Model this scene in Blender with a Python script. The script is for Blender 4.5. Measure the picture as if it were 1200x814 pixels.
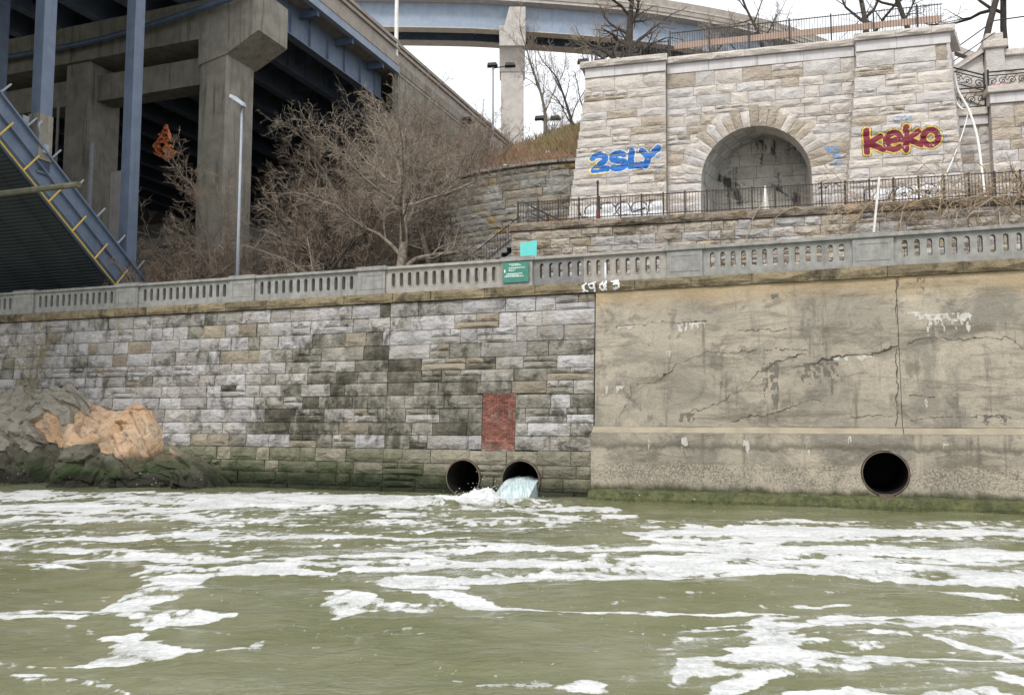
import bpy, bmesh, math, random
import numpy as np
from mathutils import Vector, Matrix
from mathutils.bvhtree import BVHTree

for o in list(bpy.data.objects):
    bpy.data.objects.remove(o)
scene = bpy.context.scene
COL = scene.collection
R_ = math.radians

# ---------------------------------------------------------------- camera
cam_d = bpy.data.cameras.new('camera')
cam = bpy.data.objects.new('camera', cam_d)
COL.objects.link(cam)
scene.camera = cam
cam.location = (0, 0, 2.7)
cam.rotation_euler = (R_(90 + 4.69), 0, 0)
cam_d.sensor_width = 36
cam_d.lens = 30.0
cam_d.clip_start = 0.1
cam_d.clip_end = 3000

# ---------------------------------------------------------------- sky, sun, exposure
SUN_EL, SUN_AZ = 52.0, 205.0          # azimuth clockwise from +Y, behind the camera and a little to its left
world = bpy.data.worlds.new('World')
scene.world = world
world.use_nodes = True
wn = world.node_tree
wn.nodes.clear()
sky = wn.nodes.new('ShaderNodeTexSky')
sky.sky_type = 'NISHITA'
sky.sun_disc = False
sky.sun_elevation = R_(SUN_EL)
sky.sun_rotation = R_(SUN_AZ)
sky.air_density = 1.0
sky.dust_density = 3.0
hsv = wn.nodes.new('ShaderNodeHueSaturation')
hsv.inputs['Saturation'].default_value = 0.18
wmix = wn.nodes.new('ShaderNodeMixRGB')
wmix.inputs['Fac'].default_value = 0.72
wmix.inputs['Color2'].default_value = (9.6, 9.9, 10.4, 1)     # even cloud cover
tc = wn.nodes.new('ShaderNodeTexCoord')
cn = wn.nodes.new('ShaderNodeTexNoise')
cn.inputs['Scale'].default_value = 2.2
cn.inputs['Detail'].default_value = 6
cr = wn.nodes.new('ShaderNodeMapRange')
cr.inputs['From Min'].default_value = 0.3
cr.inputs['From Max'].default_value = 0.7
cr.inputs['To Min'].default_value = 0.9
cr.inputs['To Max'].default_value = 1.1
cmul = wn.nodes.new('ShaderNodeVectorMath')
cmul.operation = 'MULTIPLY'
bg = wn.nodes.new('ShaderNodeBackground')
bg.inputs['Strength'].default_value = 0.1
wo = wn.nodes.new('ShaderNodeOutputWorld')
L = wn.links.new
L(tc.outputs['Generated'], cn.inputs['Vector'])
L(cn.outputs['Fac'], cr.inputs['Value'])
L(sky.outputs[0], hsv.inputs['Color'])
L(hsv.outputs[0], wmix.inputs['Color1'])
L(wmix.outputs[0], cmul.inputs[0])
L(cr.outputs[0], cmul.inputs[1])
L(cmul.outputs[0], bg.inputs['Color'])
L(bg.outputs[0], wo.inputs['Surface'])

sun_d = bpy.data.lights.new('sun', 'SUN')
sun_d.energy = 1.5
sun_d.angle = R_(14)
sun_d.color = (1.0, 0.965, 0.91)
sun = bpy.data.objects.new('sun', sun_d)
COL.objects.link(sun)
sun.rotation_euler = Matrix.Rotation(R_(-SUN_AZ), 4, 'Z').to_3x3().to_4x4().to_euler()
_a, _e = R_(SUN_AZ), R_(SUN_EL)
_dir = Vector((math.sin(_a) * math.cos(_e), math.cos(_a) * math.cos(_e), math.sin(_e)))
sun.rotation_euler = (-_dir).to_track_quat('-Z', 'Y').to_euler()
sun.location = _dir * 60

scene.view_settings.view_transform = 'Standard'
scene.view_settings.look = 'None'
scene.view_settings.exposure = 0.7
scene.view_settings.gamma = 1.0
scene.view_settings.use_curve_mapping = False
scene.cycles.max_bounces = 8
scene.cycles.use_denoising = True

# ---------------------------------------------------------------- frames: u along a wall to the right, v inland, z up
class Frame:
    def __init__(self, o, deg):
        self.o = Vector((o[0], o[1], 0)); self.deg = deg
        a = R_(deg)
        self.U = Vector((math.cos(a), -math.sin(a), 0)); self.V = Vector((math.sin(a), math.cos(a), 0))
        self.rz = -a
    def w(self, u, v, z=0.0):
        return self.o + self.U * u + self.V * v + Vector((0, 0, z))
RF = Frame((2.738, 29.138), 20.0)       # river wall
WF = Frame((10.53, 39.0), 14.2)         # terrace wall and arched facade
ID = Frame((0, 0), 0.0)

# ---------------------------------------------------------------- scene helpers
def tag(o, label=None, cat=None, group=None, kind=None):
    if label: o['label'] = label
    if cat: o['category'] = cat
    if group: o['group'] = group
    if kind: o['kind'] = kind
    return o

def thing(name, label, cat, fr=ID, base=(0, 0, 0), group=None, kind=None):
    o = bpy.data.objects.new(name, None)
    COL.objects.link(o)
    o.empty_display_size = 0.3
    o.location = fr.w(*base)
    o.rotation_euler = (0, 0, fr.rz)
    o['base'] = base
    return tag(o, label, cat, group, kind)

def link(name, me, parent=None, fr=ID, base=(0, 0, 0)):
    o = bpy.data.objects.new(name, me)
    COL.objects.link(o)
    if parent is not None:
        o.parent = parent
    else:
        o.location = fr.w(*base); o.rotation_euler = (0, 0, fr.rz)
    return o

def root_base(o):
    while o.parent is not None:
        o = o.parent
    return Vector(o['base']) if 'base' in o else Vector((0, 0, 0))

class MB:
    """collects faces; coordinates are those of the thing's frame"""
    def __init__(self):
        self.v = []; self.f = []; self.m = []
    def quad(self, a, b, c, d, m=0):
        n = len(self.v); self.v += [a, b, c, d]; self.f.append((n, n+1, n+2, n+3)); self.m.append(m)
    def poly(self, pts, m=0):
        n = len(self.v); self.v += list(pts); self.f.append(tuple(range(n, n+len(pts)))); self.m.append(m)
    def box(self, a, b, m=0):
        x0, y0, z0 = a; x1, y1, z1 = b
        n = len(self.v)
        self.v += [(x0,y0,z0),(x1,y0,z0),(x1,y1,z0),(x0,y1,z0),(x0,y0,z1),(x1,y0,z1),(x1,y1,z1),(x0,y1,z1)]
        for f in ((0,3,2,1),(4,5,6,7),(0,1,5,4),(1,2,6,5),(2,3,7,6),(3,0,4,7)):
            self.f.append(tuple(n+i for i in f)); self.m.append(m)
    def hexa(self, p, m=0):
        n = len(self.v); self.v += [tuple(q) for q in p]
        for f in ((0,3,2,1),(4,5,6,7),(0,1,5,4),(1,2,6,5),(2,3,7,6),(3,0,4,7)):
            self.f.append(tuple(n+i for i in f)); self.m.append(m)
    def prism(self, pts, vec, m=0):
        """closed polygon pts (3-D) extruded by vec"""
        n = len(self.v); k = len(pts)
        q = [(p[0]+vec[0], p[1]+vec[1], p[2]+vec[2]) for p in pts]
        self.v += [tuple(p) for p in pts] + q
        self.f.append(tuple(range(n, n+k))); self.m.append(m)
        self.f.append(tuple(range(n+2*k-1, n+k-1, -1))); self.m.append(m)
        for i in range(k):
            j = (i+1) % k
            self.f.append((n+i, n+k+i, n+k+j, n+j)); self.m.append(m)
    def tube(self, pts, rad, sides=6, m=0, cap=True):
        pts = [Vector(p) for p in pts]; k = len(pts)
        if not hasattr(rad, '__len__'): rad = [rad] * k
        n = len(self.v)
        up = None
        for i, p in enumerate(pts):
            d = (pts[min(i+1, k-1)] - pts[max(i-1, 0)])
            if d.length < 1e-9: d = Vector((0, 0, 1))
            d.normalize()
            if up is None:
                up = Vector((0, 0, 1)) if abs(d.z) < 0.9 else Vector((1, 0, 0))
            a = d.cross(up)
            if a.length < 1e-6:
                a = d.orthogonal()
            a.normalize(); b = a.cross(d); up = b
            for s in range(sides):
                t = 2 * math.pi * s / sides
                self.v.append(tuple(p + a * (math.cos(t) * rad[i]) + b * (math.sin(t) * rad[i])))
        for i in range(k-1):
            for s in range(sides):
                s2 = (s+1) % sides
                self.f.append((n+i*sides+s, n+i*sides+s2, n+(i+1)*sides+s2, n+(i+1)*sides+s)); self.m.append(m)
        if cap:
            self.f.append(tuple(n+s for s in range(sides-1, -1, -1))); self.m.append(m)
            self.f.append(tuple(n+(k-1)*sides+s for s in range(sides))); self.m.append(m)
    def mesh(self, name, mats, base=(0, 0, 0), smooth=False):
        me = bpy.data.meshes.new(name)
        b = base
        vs = self.v if tuple(b) == (0, 0, 0) else [(p[0]-b[0], p[1]-b[1], p[2]-b[2]) for p in self.v]
        me.from_pydata(vs, [], self.f)
        if not isinstance(mats, (list, tuple)): mats = [mats]
        for mt in mats: me.materials.append(mt)
        if len(mats) > 1: me.polygons.foreach_set('material_index', self.m)
        if smooth: me.polygons.foreach_set('use_smooth', [True] * len(me.polygons))
        me.update()
        return me
    def build(self, name, mats, parent=None, fr=ID, base=(0, 0, 0), smooth=False, bevel=0):
        b = tuple(root_base(parent)) if parent is not None else base
        me = self.mesh(name, mats, b, smooth)
        if bevel:
            bm = bmesh.new(); bm.from_mesh(me)
            bmesh.ops.remove_doubles(bm, verts=bm.verts, dist=1e-5)
            ed = [e for e in bm.edges if len(e.link_faces) == 2 and e.calc_face_angle(0) > 0.5]
            bmesh.ops.bevel(bm, geom=ed, offset=bevel, segments=1, affect='EDGES')
            bm.to_mesh(me); bm.free()
        return link(name, me, parent, fr, base)

def boolean_cut(me, cutters):
    """mesh minus meshes, returned as a new mesh"""
    o = bpy.data.objects.new('tmp', me); COL.objects.link(o)
    cs = []
    for c in cutters:
        co = bpy.data.objects.new('tmpc', c); COL.objects.link(co); cs.append(co)
        md = o.modifiers.new('b', 'BOOLEAN'); md.object = co; md.operation = 'DIFFERENCE'; md.solver = 'EXACT'
    dg = bpy.context.evaluated_depsgraph_get()
    out = bpy.data.meshes.new_from_object(o.evaluated_get(dg))
    for x in cs + [o]: bpy.data.objects.remove(x)
    return out

def cylinder_mesh(u, z, r, v0, v1, n=40):
    b = MB()
    b.prism([(u + r*math.cos(2*math.pi*i/n), v0, z + r*math.sin(2*math.pi*i/n)) for i in range(n)], (0, v1-v0, 0))
    return b.mesh('cut', [None] if False else [])

def vnoise(x, y, seed=0):
    """vectorised value noise, 0..1"""
    xi = np.floor(x).astype(np.int64); yi = np.floor(y).astype(np.int64)
    fx = x - xi; fy = y - yi
    fx = fx*fx*(3-2*fx); fy = fy*fy*(3-2*fy)
    def h(a, b):
        n = (a * 374761393 + b * 668265263 + seed * 1442695041) & 0x7fffffff
        n = ((n ^ (n >> 13)) * 1274126177) & 0x7fffffff
        return ((n ^ (n >> 16)) & 0xffff) / 65535.0
    return (h(xi, yi)*(1-fx)+h(xi+1, yi)*fx)*(1-fy) + (h(xi, yi+1)*(1-fx)+h(xi+1, yi+1)*fx)*fy
def fbm(x, y, seed=0, oct=4):
    s = 0; a = 0.5; t = 0
    for i in range(oct):
        s = s + a*vnoise(x*2**i, y*2**i, seed+i*17); t += a; a *= 0.5
    return s / t
def inpoly(px, py, poly):
    ins = np.zeros(px.shape, bool)
    n = len(poly)
    for i in range(n):
        x0, y0 = poly[i]; x1, y1 = poly[(i+1) % n]
        if y0 == y1: continue
        c = ((y0 > py) != (y1 > py)) & (px < (x1-x0)*(py-y0)/(y1-y0)+x0)
        ins ^= c
    return ins

# ---------------------------------------------------------------- materials
class NT:
    def __init__(self, name):
        self.mat = bpy.data.materials.new(name)
        self.mat.use_nodes = True
        self.t = self.mat.node_tree
        self.t.nodes.clear()
        self.out = self.t.nodes.new('ShaderNodeOutputMaterial')
        self.bsdf = self.t.nodes.new('ShaderNodeBsdfPrincipled')
        self.t.links.new(self.bsdf.outputs[0], self.out.inputs['Surface'])
        self.geo = self.t.nodes.new('ShaderNodeNewGeometry')
        self.pos = self.geo.outputs['Position']
    def n(self, typ, **kw):
        nd = self.t.nodes.new('ShaderNode' + typ)
        for k, v in kw.items(): setattr(nd, k, v)
        return nd
    def set(self, sock, val):
        if hasattr(val, 'is_output'): self.t.links.new(val, sock)
        elif isinstance(val, (tuple, list)):
            sock.default_value = tuple(val) + ((1,) if len(val) == 3 and len(sock.default_value) == 4 else ())
        else: sock.default_value = val
    def scaled(self, s):
        m = self.n('VectorMath', operation='MULTIPLY')
        self.set(m.inputs[0], self.pos); m.inputs[1].default_value = s
        return m.outputs[0]
    def noise(self, scale, detail=5, rough=0.55, vec=None, stretch=None, dist=0.0):
        nd = self.n('TexNoise')
        v = vec if vec is not None else (self.scaled(stretch) if stretch else self.pos)
        self.set(nd.inputs['Vector'], v)
        nd.inputs['Scale'].default_value = scale; nd.inputs['Detail'].default_value = detail
        nd.inputs['Roughness'].default_value = rough; nd.inputs['Distortion'].default_value = dist
        return nd.outputs['Fac']
    def remap(self, x, a, b, c=0.0, d=1.0, smooth=True):
        m = self.n('MapRange'); m.interpolation_type = 'SMOOTHSTEP' if smooth else 'LINEAR'
        self.set(m.inputs['Value'], x)
        m.inputs['From Min'].default_value = a; m.inputs['From Max'].default_value = b
        m.inputs['To Min'].default_value = c; m.inputs['To Max'].default_value = d
        return m.outputs[0]
    def math(self, op, a, b=0.0):
        m = self.n('Math', operation=op); self.set(m.inputs[0], a); self.set(m.inputs[1], b); return m.outputs[0]
    def mix(self, f, a, b, blend='MIX'):
        m = self.n('MixRGB', blend_type=blend)
        self.set(m.inputs['Fac'], f); self.set(m.inputs['Color1'], a); self.set(m.inputs['Color2'], b)
        return m.outputs[0]
    def z(self):
        s = self.n('SeparateXYZ'); self.set(s.inputs[0], self.pos); return s.outputs['Z']
    def random(self):
        return self.n('ObjectInfo').outputs['Random']
    def bump(self, h, strength=0.5, dist=0.02, prev=None):
        b = self.n('Bump'); b.inputs['Strength'].default_value = strength; b.inputs['Distance'].default_value = dist
        self.set(b.inputs['Height'], h)
        if prev is not None: self.set(b.inputs['Normal'], prev)
        return b.outputs[0]
    def done(self, color, rough=0.85, normal=None, metal=0.0, spec=None):
        self.set(self.bsdf.inputs['Base Color'], color); self.set(self.bsdf.inputs['Roughness'], rough)
        self.bsdf.inputs['Metallic'].default_value = metal
        if spec is not None: self.bsdf.inputs['Specular IOR Level'].default_value = spec
        if normal is not None: self.set(self.bsdf.inputs['Normal'], normal)
        return self.mat

def stone_mat(name, c1, c2, grime=(0.05, 0.048, 0.04), gamt=0.5, gth=(0.5, 0.72), var=(0.8, 1.15), bump=0.9, algae=None, tint=None, drip=(1, 1, 0.45)):
    m = NT(name)
    a = m.noise(1.7, 6, 0.62)
    col = m.mix(m.remap(a, 0.32, 0.68), c1, c2)
    if tint:
        t = m.noise(0.9, 4, 0.6, dist=0.6)
        col = m.mix(m.remap(t, 0.52, 0.7, 0, 0.8), col, tint)
    f = m.noise(22, 4, 0.7)
    col = m.mix(0.55, col, m.remap(f, 0.25, 0.75, 0.55, 1.25, False), 'MULTIPLY')
    rv = m.remap(m.random(), 0, 1, var[0], var[1], False)
    col = m.mix(1.0, col, rv, 'MULTIPLY')
    g = m.noise(0.55, 7, 0.68, dist=0.8)
    g2 = m.noise(3.5, 5, 0.7, stretch=drip)
    gg = m.math('ADD', m.math('MULTIPLY', g, 0.6), m.math('MULTIPLY', g2, 0.4))
    col = m.mix(m.remap(gg, gth[0], gth[1], 0, gamt), col, grime)
    if algae:
        for (z0, z1, c, k) in algae:
            zz = m.math('ADD', m.z(), m.math('MULTIPLY', m.math('SUBTRACT', m.noise(1.1, 5, 0.65), 0.5), 1.3))
            col = m.mix(m.remap(zz, z0, z1, k, 0.0), col, c)
    n1 = m.bump(m.noise(6, 6, 0.66, stretch=(1, 1, 1.35)), bump, 0.15)
    n2 = m.bump(m.noise(34, 4, 0.7), 0.6, 0.02, n1)
    return m.done(col, 0.9, n2, spec=0.25)

def plain_mat(name, c1, c2, scale=2.0, rough=0.7, bump=0.15, metal=0.0, streak=0.0, streakc=(0.05, 0.04, 0.03), bdist=0.01, spec=0.35):
    m = NT(name)
    col = m.mix(m.remap(m.noise(scale, 6, 0.6), 0.3, 0.7), c1, c2)
    if streak:
        s = m.noise(2.2, 5, 0.65, stretch=(1.6, 1.6, 0.12))
        col = m.mix(m.remap(s, 0.5, 0.72, 0, streak), col, streakc)
    nb = m.bump(m.noise(scale*9, 5, 0.65), bump, bdist) if bump else None
    return m.done(col, rough, nb, metal, spec)

M = {}
G_ = (0.07, 0.065, 0.05)
M['stone_white'] = stone_mat('pale_grey_stone', (0.51, 0.49, 0.48), (0.40, 0.385, 0.375), G_, 0.8, (0.49, 0.63), tint=(0.38, 0.345, 0.295))
M['stone_grey'] = stone_mat('grey_stone', (0.45, 0.425, 0.395), (0.33, 0.31, 0.28), G_, 0.88, (0.48, 0.62), tint=(0.32, 0.285, 0.225))
M['stone_mid'] = stone_mat('weathered_stone', (0.34, 0.32, 0.27), (0.21, 0.195, 0.155), (0.062, 0.057, 0.041), 0.92, (0.44, 0.60))
M['stone_dark'] = stone_mat('black_stained_stone', (0.21, 0.19, 0.145), (0.10, 0.093, 0.07), (0.046, 0.043, 0.032), 0.92, (0.42, 0.60))
M['stone_tan'] = stone_mat('tan_stone', (0.36, 0.31, 0.23), (0.25, 0.215, 0.165), (0.07, 0.06, 0.045), 0.7, (0.5, 0.68))
ALG = [(0.35, 1.25, (0.075, 0.075, 0.042), 0.7), (0.0, 0.65, (0.026, 0.029, 0.017), 0.92)]
ALG2 = [(0.5, 1.7, (0.048, 0.062, 0.025), 0.8), (0.15, 0.95, (0.02, 0.025, 0.013), 0.94)]
M['stone_base'] = stone_mat('tidal_stone', (0.33, 0.30, 0.225), (0.22, 0.205, 0.155), G_, 0.6, algae=ALG)
M['stone_alg'] = stone_mat('green_tidal_stone', (0.26, 0.25, 0.175), (0.165, 0.165, 0.11), G_, 0.6, algae=ALG2)
M['mortar'] = plain_mat('mortar', (0.10, 0.095, 0.083), (0.05, 0.048, 0.042), 3, 0.95, 0.4)
M['coping'] = stone_mat('ochre_coping_stone', (0.31, 0.25, 0.155), (0.20, 0.165, 0.10), (0.05, 0.045, 0.028), 0.85, (0.47, 0.62))
M['pav_a'] = stone_mat('warm_white_stone', (0.63, 0.57, 0.51), (0.51, 0.46, 0.41), (0.26, 0.22, 0.18), 0.55, (0.53, 0.7), (0.88, 1.07), bump=0.6)
M['pav_b'] = stone_mat('pale_stone', (0.60, 0.56, 0.53), (0.49, 0.455, 0.43), (0.27, 0.24, 0.21), 0.5, (0.53, 0.7), (0.88, 1.07), bump=0.6)
M['pav_c'] = stone_mat('buff_stone', (0.53, 0.45, 0.36), (0.42, 0.36, 0.29), (0.24, 0.195, 0.15), 0.55, (0.5, 0.7), (0.85, 1.08))
M['pav_smooth'] = plain_mat('dressed_stone', (0.60, 0.57, 0.56), (0.50, 0.48, 0.47), 1.5, 0.85, 0.2, streak=0.55, streakc=(0.36, 0.32, 0.29))
M['niche'] = stone_mat('sooty_stone', (0.50, 0.475, 0.42), (0.36, 0.34, 0.30), (0.035, 0.035, 0.032), 0.92, (0.53, 0.6), (0.8, 1.1), drip=(0.8, 0.8, 0.10))
M['niche_smooth'] = stone_mat('vault_stone', (0.46, 0.445, 0.41), (0.35, 0.34, 0.315), (0.10, 0.095, 0.08), 0.7, (0.5, 0.66), (0.88, 1.08), bump=0.3)
M['pav_mortar'] = plain_mat('pale_mortar', (0.5, 0.47, 0.43), (0.4, 0.37, 0.33), 3, 0.95, 0.4)
M['terr_a'] = stone_mat('terrace_stone', (0.50, 0.44, 0.36), (0.37, 0.32, 0.26), (0.13, 0.105, 0.07), 0.75, (0.48, 0.66), tint=(0.40, 0.29, 0.15))
M['terr_b'] = stone_mat('terrace_pale_stone', (0.55, 0.52, 0.49), (0.43, 0.40, 0.37), (0.16, 0.14, 0.11), 0.7, (0.5, 0.68), tint=(0.38, 0.33, 0.26))
M['terr_cop'] = stone_mat('terrace_coping', (0.36, 0.30, 0.23), (0.23, 0.19, 0.145), (0.07, 0.06, 0.04), 0.85, (0.46, 0.64), tint=(0.42, 0.25, 0.11))
M['curv_a'] = stone_mat('slate_grey_rubble', (0.35, 0.335, 0.305), (0.25, 0.24, 0.215), (0.06, 0.056, 0.047), 0.7)
M['curv_b'] = stone_mat('olive_rubble', (0.34, 0.30, 0.235), (0.235, 0.21, 0.165), (0.06, 0.055, 0.045), 0.7)
M['curv_c'] = stone_mat('ochre_rubble', (0.40, 0.285, 0.14), (0.29, 0.215, 0.115), (0.12, 0.1, 0.07), 0.5)
M['bal_grey'] = plain_mat('grey_cast_concrete', (0.30, 0.295, 0.275), (0.21, 0.207, 0.19), 3.5, 0.9, 0.35, streak=0.45, streakc=(0.11, 0.108, 0.095))
M['bal_tan'] = plain_mat('buff_cast_concrete', (0.36, 0.335, 0.30), (0.275, 0.255, 0.225), 3.5, 0.9, 0.35, streak=0.4, streakc=(0.15, 0.14, 0.12))
M['bal_dark'] = plain_mat('patched_concrete', (0.215, 0.213, 0.208), (0.155, 0.153, 0.148), 3.5, 0.9, 0.3, streak=0.4, streakc=(0.09, 0.088, 0.08))
M['rust'] = plain_mat('rusty_steel', (0.17, 0.125, 0.09), (0.07, 0.055, 0.042), 6, 0.8, 0.5)
M['pipe_in'] = plain_mat('shaded_pipe_bore', (0.02, 0.019, 0.016), (0.008, 0.008, 0.007), 5, 0.7, 0.3)  # near-black colour stands in for the shade deep inside the pipe
M['brick'] = stone_mat('red_brick', (0.26, 0.105, 0.075), (0.17, 0.07, 0.052), (0.36, 0.28, 0.24), 0.7, (0.48, 0.64), (0.55, 1.3), bump=0.4)
M['brick_mortar'] = plain_mat('brick_mortar', (0.33, 0.26, 0.22), (0.22, 0.17, 0.14), 5, 0.95, 0.3)
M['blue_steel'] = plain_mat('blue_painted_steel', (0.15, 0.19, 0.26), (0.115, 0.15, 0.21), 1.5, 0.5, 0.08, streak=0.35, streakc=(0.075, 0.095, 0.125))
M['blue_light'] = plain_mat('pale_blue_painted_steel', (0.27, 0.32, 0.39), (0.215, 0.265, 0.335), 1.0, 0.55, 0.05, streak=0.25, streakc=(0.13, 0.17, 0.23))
M['pier'] = plain_mat('pier_concrete', (0.29, 0.27, 0.225), (0.20, 0.185, 0.155), 1.2, 0.9, 0.4, streak=0.85, streakc=(0.105, 0.093, 0.07))
M['pier_pale'] = plain_mat('pale_pier_concrete', (0.46, 0.43, 0.40), (0.37, 0.345, 0.315), 1.2, 0.9, 0.2, streak=0.4, streakc=(0.27, 0.25, 0.22))
M['parapet'] = plain_mat('parapet_concrete', (0.36, 0.32, 0.275), (0.27, 0.24, 0.205), 1.4, 0.9, 0.25, streak=0.4, streakc=(0.23, 0.2, 0.165))
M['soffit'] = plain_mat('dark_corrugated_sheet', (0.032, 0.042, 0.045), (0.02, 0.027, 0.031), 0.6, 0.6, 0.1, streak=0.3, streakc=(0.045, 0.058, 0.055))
M['iron'] = plain_mat('black_iron', (0.03, 0.028, 0.028), (0.018, 0.017, 0.017), 8, 0.6, 0.1)
M['iron_brown'] = plain_mat('brown_rusted_iron', (0.075, 0.05, 0.042), (0.04, 0.03, 0.026), 8, 0.75, 0.2)
M['galv'] = plain_mat('galvanised_steel', (0.33, 0.36, 0.40), (0.26, 0.285, 0.32), 3, 0.5, 0.05)
M['white_plastic'] = plain_mat('off_white_plastic', (0.72, 0.70, 0.66), (0.6, 0.58, 0.53), 3, 0.5, 0.05)
M['yellow'] = plain_mat('yellow_paint', (0.62, 0.42, 0.09), (0.5, 0.34, 0.08), 5, 0.6, 0.1)
M['asphalt'] = plain_mat('asphalt', (0.06, 0.06, 0.06), (0.042, 0.042, 0.042), 3, 0.9, 0.3)
M['paving'] = plain_mat('paving', (0.28, 0.26, 0.23), (0.2, 0.185, 0.165), 1, 0.9, 0.3)
M['earth'] = plain_mat('earth', (0.17, 0.125, 0.085), (0.095, 0.072, 0.05), 0.8, 0.95, 0.9, bdist=0.1)
M['teal'] = plain_mat('turquoise_board', (0.13, 0.56, 0.52), (0.12, 0.52, 0.48), 2, 0.5, 0.0)
M['green_sign'] = plain_mat('green_sign_face', (0.045, 0.17, 0.125), (0.055, 0.20, 0.15), 6, 0.5, 0.0)
M['sign_white'] = plain_mat('white_sign_paint', (0.72, 0.8, 0.75), (0.62, 0.7, 0.66), 6, 0.6, 0.0)
M['orange'] = plain_mat('orange_mesh', (0.42, 0.125, 0.04), (0.26, 0.075, 0.025), 4, 0.8, 0.2)
def bark(name, a, b):
    return plain_mat(name, a, b, 6, 0.95, 0.6, bdist=0.02)
M['bark_grey'] = bark('grey_bark', (0.20, 0.17, 0.135), (0.11, 0.093, 0.072))
M['bark_pale'] = bark('pale_bark', (0.27, 0.23, 0.18), (0.095, 0.078, 0.06))
M['bark_dark'] = bark('dark_bark', (0.075, 0.062, 0.05), (0.04, 0.034, 0.028))
M['twig'] = plain_mat('brown_twigs', (0.29, 0.22, 0.16), (0.18, 0.135, 0.098), 1.0, 0.95, 0)
M['twig_grey'] = plain_mat('grey_twigs', (0.31, 0.258, 0.203), (0.20, 0.165, 0.13), 1.0, 0.95, 0)
M['twig_red'] = plain_mat('russet_canes', (0.27, 0.155, 0.105), (0.18, 0.105, 0.07), 1.0, 0.95, 0)
M['vine'] = plain_mat('pale_vine', (0.40, 0.31, 0.21), (0.27, 0.205, 0.135), 1.5, 0.95, 0)
M['grass_dry'] = plain_mat('dry_russet_grass', (0.42, 0.265, 0.17), (0.27, 0.165, 0.105), 0.9, 0.95, 0)
M['grass_olive'] = plain_mat('olive_grass', (0.30, 0.245, 0.115), (0.2, 0.165, 0.075), 0.9, 0.95, 0)
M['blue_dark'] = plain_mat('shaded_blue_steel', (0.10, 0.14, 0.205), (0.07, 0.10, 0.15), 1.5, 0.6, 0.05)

# paints used for graffiti
for k, c in dict(p_blue=(0.02, 0.15, 0.48), p_white=(0.72, 0.73, 0.75), p_yellow=(0.62, 0.47, 0.10), p_maroon=(0.19, 0.018, 0.035), p_black=(0.03, 0.028, 0.03), p_lblue=(0.16, 0.34, 0.6), p_pink=(0.5, 0.12, 0.2)).items():
    M[k] = plain_mat('spray_' + k[2:], c, tuple(x*0.72 for x in c), 5, 0.7, 0.3)
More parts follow.
